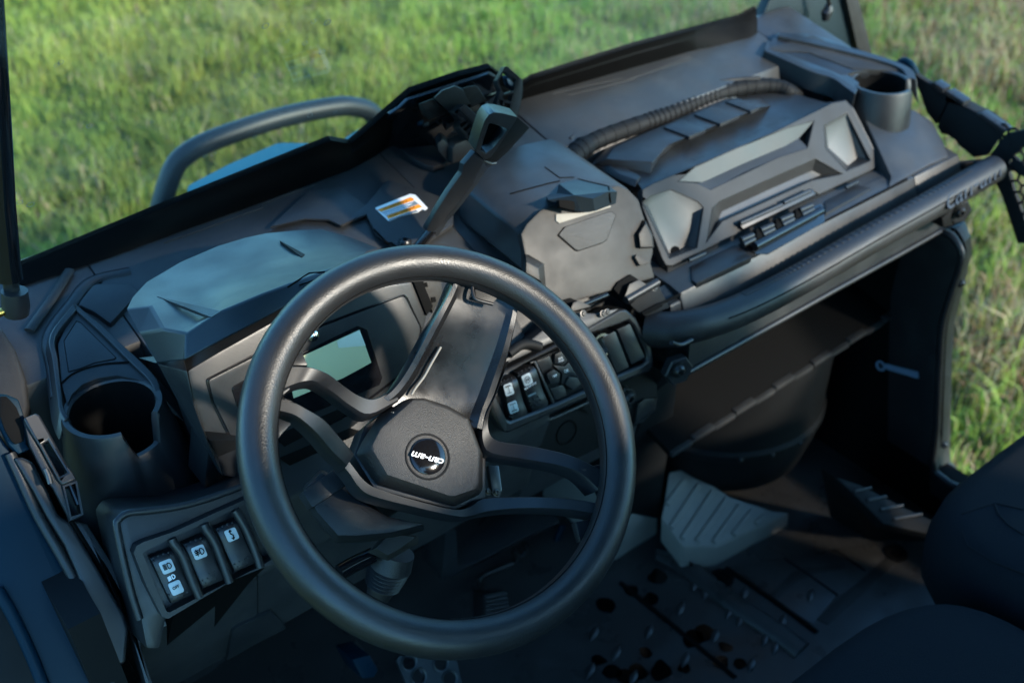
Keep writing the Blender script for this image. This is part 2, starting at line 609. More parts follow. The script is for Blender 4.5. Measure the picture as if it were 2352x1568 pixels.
def build_grass():
    N1, N2 = 230000, 70000
    # dense where the photograph looks, thinner further out
    x = np.concatenate([rng.uniform(-.6, 6.6, N1), rng.uniform(-6, 16, N2)])
    y = np.concatenate([rng.uniform(.2, 7.0, N1), rng.uniform(-4, 16, N2)])
    keep = ~((x > .1) & (x < 1.55) & (y < 1.5))
    x, y = x[keep], y[keep]
    n = len(x)
    # tufts: a low frequency field drives height and colour
    def field(s, seed):
        r = np.random.default_rng(seed)
        v = np.zeros(n)
        for k in range(14):
            a = r.uniform(0, 2*pi); f = s*r.uniform(.5, 2.2); p = r.uniform(0, 2*pi)
            v += np.sin((x*np.cos(a)+y*np.sin(a))*f+p)
        return v/np.sqrt(7)
    f1, f2, f3 = field(4.5, 1), field(11, 2), field(2.0, 3)
    dry = 1/(1+np.exp(-(2.0*(x*.72-y*.62-1.25)+.8*f1+.5*f3)))       # the drier strip on the passenger side
    h = (.080+.018*f2+.012*f1+.05*dry)*rng.uniform(.5, 1.35, n)
    h = np.clip(h, .03, .30)
    w = rng.uniform(.0016, .0042, n)*(1+.5*(rng.random(n) < .12))
    a = rng.uniform(0, 2*pi, n)
    lean = rng.uniform(.1, .9, n)
    la = rng.uniform(0, 2*pi, n)
    dx, dy = np.cos(la)*lean*h, np.sin(la)*lean*h
    wx, wy = np.cos(a)*w, np.sin(a)*w
    z0 = np.full(n, GROUND-.004)
    P = np.zeros((n, 5, 3))
    P[:, 0] = np.stack([x-wx, y-wy, z0], 1)
    P[:, 1] = np.stack([x+wx, y+wy, z0], 1)
    P[:, 2] = np.stack([x-wx*.8+dx*.3, y-wy*.8+dy*.3, z0+h*.6], 1)
    P[:, 3] = np.stack([x+wx*.8+dx*.3, y+wy*.8+dy*.3, z0+h*.6], 1)
    P[:, 4] = np.stack([x+dx, y+dy, z0+h*(1-.35*lean)], 1)
    me = bpy.data.meshes.new('grass')
    me.vertices.add(n*5)
    me.vertices.foreach_set('co', P.reshape(-1))
    me.loops.add(n*7)
    base = np.arange(n)[:, None]*5
    li = (base+np.array([[0, 1, 3, 2, 2, 3, 4]])).reshape(-1)
    me.loops.foreach_set('vertex_index', li.astype(np.int32))
    me.polygons.add(n*2)
    st = (np.arange(n)[:, None]*7+np.array([[0, 4]])).reshape(-1)
    me.polygons.foreach_set('loop_start', st.astype(np.int32))
    me.update(calc_edges=True)
    me.validate()
    # each blade has one colour of its own
    green = np.array([.24, .33, .06]); dark = np.array([.165, .265, .05]); yel = np.array([.36, .36, .09]); straw = np.array([.42, .33, .19])
    t = np.clip(.5+.28*f2+rng.normal(0, .25, n), 0, 1)[:, None]
    c = dark*(1-t)+green*t
    s = np.clip(.25+.3*f1+rng.normal(0, .3, n), 0, 1)[:, None]
    c = c*(1-.55*s)+yel*.55*s
    f4 = field(1.1, 4)
    c = c*np.clip(1+.16*f3+.10*f4, .6, 1.35)[:, None]
    c[:, 0] *= np.clip(1+.10*f4, .8, 1.2)
    pick = rng.random(n) < (.08+.04*np.clip(f1, 0, 2)+.62*dry)
    c[pick] = straw*rng.uniform(.55, 1.15, (pick.sum(), 1))
    red = rng.random(n) < .26*dry
    c[red] = np.array([.27, .15, .08])*1.0
    col = me.color_attributes.new('blade_colour', 'FLOAT_COLOR', 'POINT')
    cc = np.ones((n, 5, 4)); cc[:, :, :3] = c[:, None, :]
    col.data.foreach_set('color', cc.reshape(-1).astype(np.float32))
    me.materials.append(grass_mat())
    o = bpy.data.objects.new('grass', me)
    COL.objects.link(o)
    o['kind'] = 'stuff'
    o['label'] = 'long green meadow grass with dry straw patches around the vehicle'
    o['category'] = 'grass'
build_grass()

# ================================================================== body shell of the vehicle
XL, XR = .10, 1.53
def extr_x(name, prof, x0, x1, m, bevel=.004, parent=VEH, **k):
    vs, fs = loft([[V((x0, y, z)) for y, z in prof], [V((x1, y, z)) for y, z in prof]])
    return mk(name, vs, fs, m, parent, bevel=bevel, **k)

WA = radians(60)
WS = tl(1.15, -.680, -cos(WA), sin(WA))        # windshield plane
DT = tl(1.13, -.680, -.15, -.030)                                  # dash top plane
# dashboard: three runs of one moulding
CUPCUT = [(1.21, -.7005), (1.15, -.6765), (.985, -.7105), (.972, -.87), (.80, -.87), (.775, -.90), (.82, -1.05), (1.2, -1.05)]
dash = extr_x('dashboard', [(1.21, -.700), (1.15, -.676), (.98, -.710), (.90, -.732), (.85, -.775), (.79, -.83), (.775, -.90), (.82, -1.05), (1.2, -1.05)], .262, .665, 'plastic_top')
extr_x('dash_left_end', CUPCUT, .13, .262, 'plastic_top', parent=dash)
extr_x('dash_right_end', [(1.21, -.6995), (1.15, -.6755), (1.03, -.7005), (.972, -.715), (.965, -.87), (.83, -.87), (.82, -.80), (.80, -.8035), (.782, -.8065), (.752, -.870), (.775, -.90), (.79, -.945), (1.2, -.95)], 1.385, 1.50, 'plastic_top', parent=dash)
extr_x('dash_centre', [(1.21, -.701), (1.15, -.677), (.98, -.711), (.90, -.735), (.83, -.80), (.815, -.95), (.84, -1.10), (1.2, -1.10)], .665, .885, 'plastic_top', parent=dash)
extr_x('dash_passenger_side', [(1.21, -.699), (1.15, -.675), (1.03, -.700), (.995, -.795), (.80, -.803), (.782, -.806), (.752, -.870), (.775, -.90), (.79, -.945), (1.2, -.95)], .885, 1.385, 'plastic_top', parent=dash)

# firewall, floor, tunnel and inner sides
extr_x('firewall', [(1.16, -.93), (1.20, -.93), (1.20, -1.47), (1.14, -1.47)], XL, XR-.03, 'black', bevel=0)
floor = extr_x('floor', [(1.2, -1.45), (1.2, -1.47), (-.55, -1.47), (-.55, -1.45)], XL, XR-.03, 'floor_rubber', bevel=0)
slab('inner_side_panel', [V((.10, 1.2, -.80)), V((.10, 1.2, -1.46)), V((.10, .62, -1.46)), V((.10, .74, -.80))], (-.03, 0, 0), 'plastic_dark', bevel=0)

# roof over the seats, its posts and the rear wall of the cab
extr_x('roof', [(.66, .035), (.70, .06), (.60, .11), (-.36, .13), (-.42, .09), (-.38, .07), (.55, .05)], .14, 1.50, 'plastic_dark', bevel=.006)
for sx in (.13, 1.51):
    tube('cage_post', spline([(sx, -.34, .08), (sx, -.40, -.4), (sx, -.46, -1.2)], 5), .024, 'bar_steel')
    s = -1 if sx < .8 else 1
    tube('cage_post', spline([(sx+s*.03, 1.26, -.86), (sx+s*.055, 1.19, -.66), (sx+s*.035, .93, -.28), (sx+s*.005, .66, .045)], 6), .021, 'bar_steel')
slab('rear_body', [V((.10, -.62, -1.05)), V((1.53, -.62, -1.05)), V((1.53, -.62, -1.55)), V((.10, -.62, -1.55))], (0, -.9, 0), 'blue_paint', bevel=.03)

# bonnet, front body, bull bar
bon = [V((.20, 1.17, -.715)), V((1.43, 1.17, -.715)), V((1.40, 1.45, -.80)), V((1.30, 1.72, -.99)), V((.33, 1.72, -.99)), V((.23, 1.45, -.80))]
HP = tl(1.24, -.745, .5, -.13)
bl = ons([(430, 452), (424, 425), (520, 376), (640, 324), (770, 326), (860, 268), (960, 240), (1100, 210), (1205, 184), (1310, 154), (1330, 175), (1180, 240), (860, 335), (600, 440)], HP)
slab('bonnet', bl, (0, -.03, -.05), 'blue_paint', bevel=.012, seg=3)
extr_x('front_body', [(1.22, -.80), (1.46, -.90), (1.74, -1.10), (1.78, -1.40), (1.70, -1.62), (1.22, -1.62)], .36, 1.27, 'plastic_dark', bevel=.03)
slab('front_fender', [V((.07, 1.20, -.80)), V((.36, 1.20, -.80)), V((.36, 1.70, -1.02)), V((.07, 1.62, -1.05))], (0, 0, -.06), 'blue_paint', bevel=.015)
slab('front_fender', [V((1.27, 1.20, -.80)), V((1.50, 1.20, -.80)), V((1.50, 1.62, -1.10)), V((1.27, 1.70, -1.02))], (0, 0, -.06), 'blue_paint', bevel=.015)
BB = yp(1.72)
bb = ons([(352, 560), (372, 468), (398, 390), (432, 352), (500, 318), (640, 272), (760, 247), (815, 246), (858, 264), (905, 330), (930, 420)], BB)
tube('bull_bar', spline(bb, 6), .019, 'bar_steel', seg=16)

# wheels under the body
for wx in (.22, 1.40):
    for wy in (1.42, -1.05):
        c = V((wx, wy, GROUND+.34))
        wl = lathe('wheel', c, (1, 0, 0), [(.19, -.11), (.30, -.115), (.33, -.10), (.34, -.05), (.34, .05), (.33, .10), (.30, .115), (.19, .11)], 'tyre', seg=32, cap0=False, cap1=False)
        lathe('rim', c, (1, 0, 0), [(.19, -.10), (.19, .10), (.15, .08), (.05, .05), (.05, -.05), (.15, -.08)], 'bar_steel', wl, seg=24)

# ================================================================== windshield
edge_hi = [(30, 622), (358, 485), (760, 323), (806, 331), (944, 212), (1056, 174), (1128, 156), (1165, 186), (1200, 197), (1225, 181), (1460, 106), (1700, 42), (1738, 22), (1765, -20)]
edge_lo = [(30, 660), (245, 590), (417, 527), (546, 482), (675, 433), (800, 388), (857, 358), (900, 330), (960, 300), (1120, 260), (1205, 224), (1400, 168), (1592, 114), (1770, 62)]
edge_lo[-3:] = [(1592, 114), (1720, 85), (1800, 40)]
def ws_at(x, t):
    return V((x, 1.15-cos(WA)*t, -.680+sin(WA)*t))
def resample(px, n):
    d = [0]
    for i in range(len(px)-1):
        d.append(d[-1]+math.hypot(px[i+1][0]-px[i][0], px[i+1][1]-px[i][1]))
    out = []
    for k in range(n):
        t = d[-1]*k/(n-1)
        i = max(j for j in range(len(px)-1) if d[j] <= t+1e-9)
        u = (t-d[i])/(d[i+1]-d[i])
        out.append((px[i][0]+(px[i+1][0]-px[i][0])*u, px[i][1]+(px[i+1][1]-px[i][1])*u))
    return out
hi3 = ons(edge_hi, WS)
glass_pts = [V(p) for p in hi3] + [ws_at(1.47, .45), ws_at(1.40, .80), ws_at(.24, .80), ws_at(.15, .45)]
nW = nrm(WS)
wsh = slab('windshield', glass_pts, -nW*.004, 'glass', bevel=0, label='clear tilted windshield with dust and water spots')
# black seal: from the pane down to the dash top, one strip of short pieces
def at_x(px, x):
    for i in range(len(px)-1):
        if px[i][0] <= x <= px[i+1][0]:
            u = (x-px[i][0])/(px[i+1][0]-px[i][0])
            return (x, px[i][1]+(px[i+1][1]-px[i][1])*u)
    return px[-1] if x > px[-1][0] else px[0]
xs = sorted(set([p[0] for p in edge_hi]+[p[0] for p in edge_lo]+list(range(40, 1760, 60))))
xs = [x for x in xs if 30 <= x <= 1760]
rings = []
for x in xs:
    h = on(at_x(edge_hi, x), off(WS, .003)); l = on(at_x(edge_lo, x), off(DT, .002))
    m1 = h+(l-h)*.30; m2 = h+(l-h)*.36
    rings.append([h-nW*.008, h, m1, m2+nW*.002, l+nW*.002, l, l+V((0, .03, -.02))])
vs, fs = loft(rings)
mk('windshield_seal', vs, fs, 'seal_rubber', wsh, sharp=30)
# dotted print along the lower edge of the glass
dots = []
for i in range(len(hi3)-1):
    a, b = hi3[i], hi3[i+1]
    L = (b-a).length
    if L < .001:
        continue
    t = (b-a)/L
    s = nW.cross(t)
    if s.z < 0:
        s = -s
    k = int(L/.0042)
    for j in range(k):
        for row, r in ((0, .0010), (1, .0007)):
            c = a+t*(j+.5*(row % 2))*.0042+s*(.0004+row*.0019)+nW*.0006
            cc = circ(c, nW, r, 6)
            dots.append((cc, [tuple(range(6))]))
vs, fs = joinm(dots)
o = mk('frit_dots', vs, fs, 'black', wsh)
o['kind'] = 'stuff'
# dried water spots on the glass
sp = []
for p in [(472, 358), (690, 283), (712, 265), (770, 258), (490, 354), (230, 395), (350, 280), (205, 290), (560, 165), (590, 175), (660, 95), (648, 70), (700, 100), (740, 120), (130, 150), (140, 143), (45, 465), (70, 470), (30, 445), (720, 50), (752, 52), (865, 78), (610, 60), (585, 315)]:
    c = on(p, off(WS, .0008))
    r = random.uniform(.0022, .0045)
    ring = [circ(c, nW, r, 10), circ(c, nW, r*.82, 10)]
    vs, fs = loft(ring, False, False)
    sp.append((vs, fs))
vs, fs = joinm(sp)
o = mk('water_spots', vs, fs, 'label_grey', wsh)
o['kind'] = 'stuff'

# left post with gas strut
tube('gas_strut', ons([(-30, -60), (-6, 300), (4, 470), (16, 600), (22, 640)], yp(.99)), .0125, 'gloss_black', label='thick black gas strut at the left windshield edge')
LS = bpy.data.objects['gas_strut']
tube('strut_rod', ons([(22, 636), (30, 680)], yp(.99)), .0075, 'bolt', LS)
tube('strut_socket', ons([(33, 668), (36, 700), (38, 722)], yp(.985)), [.0125, .0135, .0115], 'plastic_satin', LS)
tube('ball_stud', ons([(-8, 722), (8, 715), (24, 712)], yp(.985)), .004, 'brass', LS)

# right post
RP = [(1886, -30), (1990, -30), (2003, 124), (1985, 128), (1890, 110), (1800, 62), (1742, 40), (1775, -30)]
pp = yp(1.16)
pslab('corner_panel', [(1740, 66), (1782, -30), (1950, -30), (1975, 108), (1962, 118), (1880, 92), (1800, 72)], pp, .02, 'teal_dark', bevel=.004, label='dark triangular panel at the foot of the right windshield post')
CPN = bpy.data.objects['corner_panel']
pslab('panel_edge', [(1938, -30), (1966, -30), (2004, 124), (1990, 127), (1970, 112)], off(pp, .012), .05, 'plastic_dusty', CPN, bevel=.002)
tube('gas_strut', ons([(1896, -40), (1903, 0), (1905, 16)], off(pp, .035)), .004, 'bolt', label='thin rod of the gas strut at the right windshield post')
st2 = bpy.data.objects['gas_strut.001']
tube('strut_socket', ons([(1903, 12), (1904, 22), (1898, 30), (1896, 46)], off(pp, .035)), [.006, .0095, .0095, .007], 'plastic_satin', st2)

# unseen sills at the door openings, passenger one added to shade the footrest
slab('unseen_sill', [V((1.455, .56, -1.28)), V((1.455, .56, -1.50)), V((1.455, -.60, -1.50)), V((1.455, -.60, -1.28))], (.05, 0, 0), 'plastic_dark', bevel=.008)
slab('unseen_sill', [V((.16, .40, -1.32)), V((.16, .40, -1.50)), V((.16, -.60, -1.50)), V((.16, -.60, -1.32))], (-.05, 0, 0), 'plastic_dark', bevel=.008)
# ================================================================== steering wheel
WC = V((.3944, .5956, -.6522))
WT = .8701
WN = V((0, -cos(WT), sin(WT)))
WV = V((0, sin(WT), cos(WT)))
WP = (WC, WN)
R0, TR = .168, .0168
rings = []
for i in range(96):
    a = 2*pi*i/96
    e = V((1, 0, 0))*cos(a)+WV*sin(a)
    c = WC+e*R0
    rings.append([c+(e*cos(b)+WN*sin(b)*1.08)*TR for b in [2*pi*j/20 for j in range(20)]])
vs, fs = loft(rings, False, False)
nr = 20
fs += [(95*nr+j, 95*nr+(j+1) % nr, (j+1) % nr, j) for j in range(nr)]
SW = mk('steering_wheel', vs, fs, 'grip', label='thick round steering wheel rim with grained grip')
e_ = [V((1, 0, 0))*cos(2*pi*i/96)+WV*sin(2*pi*i/96) for i in range(97)]
tube('mould_seam', [WC+e*(R0-TR*.93)+WN*TR*.40 for e in e_], .0005, 'black', SW, seg=5)
def strip(name, up, lo, hs, thick=.018, parent=SW, **k):
    k.pop('crown', None)
    k.update(crown=.0022, inset=.13)
    return ribbon(name, up, lo, hs, thick, 'plastic_satin', parent, WP, **k)
# top spoke: broad blade between rim and hub
Lp = zD(888, 128, 862, 190, 822, 265, 778, 345, 735, 425, 690, 500, 650, 550, 600, 588)
Rp = zD(1130, 195, 1122, 270, 1108, 340, 1088, 420, 1062, 500, 1038, 575, 1015, 640, 1003, 700)
Hp = [-.002, -.008, -.014, -.024, -.035, -.045, -.051, -.055]
Dp = [.002, .004, .006, .008, .009, .009, .008, .006]
Ls = spline([on(p, off(WP, h)) for p, h in zip(Lp, Hp)], 4)
Rs = spline([on(p, off(WP, h)) for p, h in zip(Rp, Hp)], 4)
Ds = [d.x for d in spline([V((d, 0, 0)) for d in Dp], 4)]
rings = []
for a, b, dp_ in zip(Ls, Rs, Ds):
    w = b-a
    rings.append([a-WN*.026, a-WN*.004, a+w*.025+WN*.001, a+w*.085+WN*.001, a+w*.15-WN*dp_*.8, a+w*.3-WN*dp_, b-w*.3-WN*dp_, b-w*.16-WN*dp_*.8, b-w*.09+WN*.001, b-w*.03+WN*.001, b-WN*.004, b-WN*.026])
vs, fs = loft(rings)
SPK = mk('spoke', vs, fs, 'spoke_gloss', SW, sharp=34, label='broad scuffed top spoke with raised side flanges')
frust('slot', zI(150, 75, 380, 170, 290, 270, 165, 235), off(WP, -.004), zI(175, 140, 320, 185, 280, 255, 180, 225), off(WP, -.012), 'plastic_dusty', SPK, bevel=.0008)
tube('slot_lip', spline(ons(zI(148, 70, 140, 150, 150, 215, 180, 245, 290, 275), off(WP, -.0015)), 5), .0018, 'plastic_satin', SPK)
tube('dust_line', spline([on(p, off(WP, h)) for p, h in zip(zM(1085, 0, 1010, 130, 960, 220, 900, 300, 870, 350), [-.030, -.0385, -.045, -.049, -.0515])], 4), .0012, 'foot_grey', SPK)
# left pair
strip('spoke', zC(962, 948, 1050, 952, 1115, 966, 1195, 1002, 1275, 1065, 1350, 1112, 1430, 1128, 1530, 1080),
      zC(930, 1105, 985, 1075, 1050, 1052, 1110, 1052, 1200, 1108, 1300, 1185, 1400, 1228, 1560, 1150),
      [-.010, -.011, -.012, -.018, -.034, -.046, -.053, -.057], thick=.02, crown=.004)
lo_in = zC(897, 1140, 1000, 1150, 1065, 1182, 1165, 1240, 1240, 1325, 1325, 1425) + zM(385, 790, 445, 885, 525, 980, 630, 1040, 900, 1125, 1180, 1192, 1300, 1165, 1385, 1105) + zD(1100, 940, 1200, 940, 1300, 946, 1380, 957, 1420, 965)
lo_out = zC(890, 1200, 985, 1225, 1045, 1262, 1115, 1330, 1195, 1425, 1275, 1500) + zM(340, 860, 410, 950, 480, 1050, 580, 1110, 880, 1185, 1175, 1250, 1290, 1255, 1420, 1225) + zD(1100, 993, 1200, 991, 1300, 996, 1390, 1010, 1440, 1022)
hs = [-.010, -.011, -.013, -.020, -.032, -.045, -.052, -.056, -.058, -.059, -.060, -.060, -.060, -.057, -.046, -.030, -.019, -.012, -.010]
strip('spoke', lo_in, lo_out, hs, thick=.024, crown=.004, sub=3)
# right pair
strip('spoke', zD(1085, 440, 1055, 520, 1030, 590, 1010, 650, 1015, 705, 1050, 735, 1150, 750, 1280, 778, 1370, 812, 1465, 862),
      zD(1060, 500, 1030, 580, 1000, 640, 985, 690, 985, 750, 1015, 790, 1150, 815, 1270, 836, 1345, 865, 1405, 925),
      [-.035, -.044, -.050, -.055, -.057, -.055, -.044, -.026, -.014, -.010], thick=.022, crown=.004, sub=3)
# gusset plates where the pairs meet the rim
pslab('gusset', zD(1350, 838, 1425, 822, 1470, 862, 1446, 1020, 1385, 985, 1415, 962, 1428, 940, 1395, 880), off(WP, -.011), .01, 'plastic_satin', SW, bevel=.002)
pslab('gusset', zC(905, 1080, 965, 1000, 985, 1080, 935, 1120, 1010, 1150, 895, 1160), off(WP, -.012), .012, 'plastic_satin', SW, bevel=.002)
pslab('gusset', zD(325, 405, 350, 460, 270, 460, 300, 430), off(WP, -.012), .010, 'plastic_satin', SW, bevel=.002)
pslab('gusset', zD(1330, 1035, 1412, 1018, 1385, 1078, 1350, 1110), off(WP, -.014), .010, 'plastic_satin', SW, bevel=.002)
pslab('gusset', zD(232, 650, 290, 672, 250, 715, 236, 735), off(WP, -.013), .010, 'plastic_satin', SW, bevel=.002)
# hub and its cap
pslab('hub', zM(520, 580, 840, 350, 1000, 350, 1300, 500, 1420, 790, 1420, 1120, 1190, 1200, 600, 1050, 440, 800), off(WP, -.068), .035, 'plastic_satin', SW, bevel=.004)
hb = zM(830, 372, 960, 370, 1140, 430, 1290, 515, 1395, 790, 1397, 1050, 1370, 1092, 1190, 1178, 1150, 1172, 620, 1022, 570, 972, 450, 790, 500, 690, 620, 502)
ht = zM(880, 387, 960, 387, 1130, 440, 1283, 527, 1368, 762, 1360, 1008, 1332, 1048, 1192, 1095, 1150, 1095, 692, 940, 668, 900, 585, 760, 580, 722, 640, 602)
HB = frust('hub_cap', hb, off(WP, -.066), ht, off(WP, -.046), 'hub_grain', SW, bevel=.003)
HPL = off(WP, -.046)
hc = on(zM(987, 806)[0], HPL)
lathe('badge_ring', hc, WN, [(.0218, -.002), (.0218, .0003), (.0213, .0009), (.0200, .0009), (.0195, -.001)], 'plastic_dark', SW, seg=48)
lathe('badge', hc, WN, [(.0168, -.002), (.0168, .0016), (.0160, .0022), (.008, .0030), (.001, .0033)], 'gloss_black', SW, seg=48)
ptext('badge_lettering', 'can-am', zM(1108, 826)[0], zM(876, 764)[0], zM(1098, 862)[0], off(HPL, .0032), 'print_white', SW, lift=.0006, bold=.012, shear=.2)

# ------------------------------------------------------------------ steering column
sc = empty_part('steering_column', WC-WN*.12)
frust('shroud', zK(60, 235, 185, 100, 370, 200, 640, 470, 900, 520, 700, 580, 440, 610, 290, 610, 130, 430), off(WP, -.13),
      zK(70, 235, 190, 120, 420, 300, 640, 420, 900, 480, 660, 540, 430, 560, 300, 560, 160, 400), off(WP, -.095), 'plastic', sc, bevel=.004)
pslab('shroud_panel', zK(60, 260, 280, 100, 370, 210, 130, 370), off(WP, -.092), .02, 'plastic', sc, bevel=.003)
tube('column_tube', [WC-WN*.07, WC-WN*.30], .032, 'plastic_dark', sc, seg=20)
frust('stalk_box', zK(500, 670, 640, 530, 850, 560, 850, 610, 640, 730), off(WP, -.135), zK(560, 640, 655, 540, 835, 565, 700, 660, 640, 690), off(WP, -.118), 'plastic_dusty', sc, bevel=.001)
b0 = on(zK(690, 660)[0], off(WP, -.16)); b1 = on(zK(590, 930)[0], off(WP, -.19))
d = b1-b0; L = d.length
prof = [(.020, 0), (.021, L*.15), (.022, L*.3)]
for i in range(6):
    t = .36+.095*i
    prof += [(.0225-.0008*i, L*t), (.0195-.0008*i, L*(t+.035)), (.0195-.0008*i, L*(t+.05))]
prof += [(.014, L*.97), (.012, L*1.15)]
lathe('boot', b0, d, prof, 'rubber', sc, seg=24)
tube('tilt_lever', spline(ons(zK(315, 805, 420, 745, 540, 690), off(WP, -.15)), 4), .008, 'gloss_black', sc)
tube('lower_shaft', [b1, b1+d*.8], .009, 'bolt', sc)
ig = pslab('ignition_plate', zM(1432, 868, 1512, 872, 1538, 1060, 1492, 1088, 1462, 1068), off(WP, -.10), .008, 'steel', label='worn bare metal bracket beside the steering hub')
bolt(on(zM(1492, 1070)[0], off(WP, -.10)), WN, .0035, ig, 'steel')
bolt(on(zM(1432, 1062)[0], off(WP, -.103)), WN, .003, ig, 'steel')

# ================================================================== instrument hood and cluster
def hood_pt(p, y=None, z=None):
    return on(p, yp(y)) if y is not None else on(p, zp(z))
hx = zC
# rings from the driver-side lower edge up and over to the far edge
low = [on(p, yp(y)) for p, y in zip(hx(272, 945, 345, 938, 412, 932, 600, 832, 850, 702, 1000, 618, 1180, 540, 1350, 468), [.855, .83, .80, .797, .795, .797, .80, .81])]
bev = [on(p, yp(y)) for p, y in zip(hx(180, 785, 300, 760, 430, 782, 600, 668, 830, 572, 990, 512, 1150, 452, 1330, 395), [.875, .845, .818, .812, .808, .812, .82, .83])]
mid = [on(p, yp(y)) for p, y in zip(hx(108, 655, 235, 640, 430, 640, 640, 560, 850, 480, 1020, 420, 1200, 370, 1390, 345), [.90, .89, .87, .87, .868, .87, .875, .885])]
top = [on(p, yp(y)) for p, y in zip(hx(140, 590, 300, 540, 520, 480, 700, 420, 880, 370, 1040, 330, 1220, 300, 1450, 328), [.925, .93, .925, .925, .925, .925, .928, .92])]
far = [on(p, yp(y)) for p, y in zip(hx(218, 505, 400, 397, 600, 312, 740, 270, 850, 246, 1000, 232, 1150, 226, 1280, 262), [.955, .975, .985, .985, .985, .985, .985, .97])]
dn = [p+V((0, .02, -.09)) for p in far]
rings = [[l+V((0, .06, -.03)) for l in low], low, bev, mid, top, far, dn]
n = len(low)
vs = [v for r in rings for v in r]
fs = [(i*n+j, i*n+j+1, (i+1)*n+j+1, (i+1)*n+j) for i in range(len(rings)-1) for j in range(n-1)]
HD = mk('instrument_hood', vs, fs, 'plastic_hood', sharp=24, label='angular blue-lit hood over the instrument display')
sd = HD.modifiers.new('edge', 'BEVEL'); sd.width = .004; sd.segments = 3; sd.limit_method = 'ANGLE'; sd.angle_limit = radians(20)
# dark wedges and lines laid on the hood stand in for shaded recesses
def dart(px, depth=.0035, m='plastic_dark'):
    top_ = [hit(HD, p)[0]+V((0, 0, .0006)) for p in px]
    slab('hood_dart', top_, (0, 0, -depth), m, HD, bevel=0)
dart(zC(925, 290, 1058, 362, 1042, 378))
dart(zC(270, 588, 560, 700, 612, 668), m='plastic')
groove('hood_line', HD, zC(968, 537, 1082, 462, 1165, 456), .0009)
groove('hood_line', HD, zC(1032, 526, 1150, 487), .0009)

# cluster housing and face
CF = tl(.835, -.655, -.03, -.10)
face_out = zC(432, 985, 600, 885, 850, 745, 1000, 665, 1200, 590, 1400, 540, 1640, 508, 1712, 690, 1690, 800, 1600, 1010, 1420, 1200, 1300, 1300, 1000, 1440, 700, 1560, 622, 1545, 540, 1380, 470, 1180)
cl = pslab('instrument_panel', face_out, CF, .06, 'plastic', bevel=.003, label='wide instrument panel with a small grey display')
slab('panel_side', [on(p, yp(y)) for p, y in zip(zC(275, 948, 430, 985, 470, 1180, 540, 1380, 622, 1548, 600, 1530, 480, 1330, 370, 1120), [.86, .826, .81, .79, .775, .80, .83, .85])], (.02, .07, 0), 'plastic', cl, bevel=.002)
win_out = rnd(zC(530, 1030, 800, 890, 1150, 735, 1400, 640, 1600, 570, 1690, 760, 1640, 960, 1450, 1110, 1250, 1250, 1000, 1360, 680, 1395, 560, 1150), .12)
pslab('bezel', win_out, CF, .004, 'gloss_black', cl, bevel=.001, lift=.0015)
win_in = rnd(zC(545, 1035, 800, 905, 1150, 750, 1400, 655, 1592, 583, 1680, 760, 1630, 955, 1440, 1100, 1245, 1240, 1000, 1345, 690, 1382, 575, 1150), .12)
pslab('lens', win_in, CF, .004, 'plastic', cl, bevel=.0008, lift=.0028)
pslab('gauge_frame', rnd(zC(668, 1075, 760, 1020, 900, 960, 900, 1160, 750, 1200, 700, 1180), .15), CF, .003, 'gloss_black', cl, bevel=.0006, lift=.0042)
DSP = off(CF, .0036)
dp = pslab('display', rnd(zC(900, 960, 1345, 745, 1392, 760, 1475, 1020, 1460, 1060, 1130, 1200, 960, 1240, 880, 1140), .1), DSP, .004, 'gloss_black', cl, bevel=.0008, lift=.001)
pslab('screen', zC(960, 945, 1352, 765, 1415, 940, 1265, 1022, 1000, 1130), DSP, .002, 'lcd', cl, bevel=.0002, lift=.0016)
pslab('screen_glare', zC(1232, 825, 1352, 766, 1385, 850, 1240, 862), DSP, .002, 'lcd_glare', cl, bevel=.0002, lift=.0021)  # pale patch paints the glare on the screen
lathe('indicator', on(zC(1098, 795)[0], off(CF, .003)), nrm(CF), [(.0062, -.002), (.0062, .002), (.0055, .004), (.003, .0055), (.0004, .006)], 'chrome', cl, seg=24)
pslab('lower_slot', zC(900, 1330, 1240, 1190, 1290, 1215, 950, 1390), CF, .003, 'black', cl, bevel=.0005, lift=.0035)
pslab('lower_slot', zC(920, 1450, 1300, 1290, 1370, 1310, 980, 1490), CF, .003, 'black', cl, bevel=.0005, lift=.0005)
pslab('vent_strip', zC(1640, 508, 1690, 508, 1745, 640, 1712, 690), CF, .02, 'black', cl, bevel=.0005, lift=.003)
# side strip with small icons right of the panel
sp_ = pslab('side_strip', zC(1690, 500, 1790, 500, 1800, 620, 1745, 680), off(CF, -.004), .02, 'plastic_dusty', cl, bevel=.001)
for q in (zC(1690, 515, 1712, 512, 1718, 535, 1697, 538), zC(1735, 592, 1758, 590, 1762, 615, 1740, 620)):
    pslab('mark', q, off(CF, -.003), .001, 'black', cl, bevel=0)

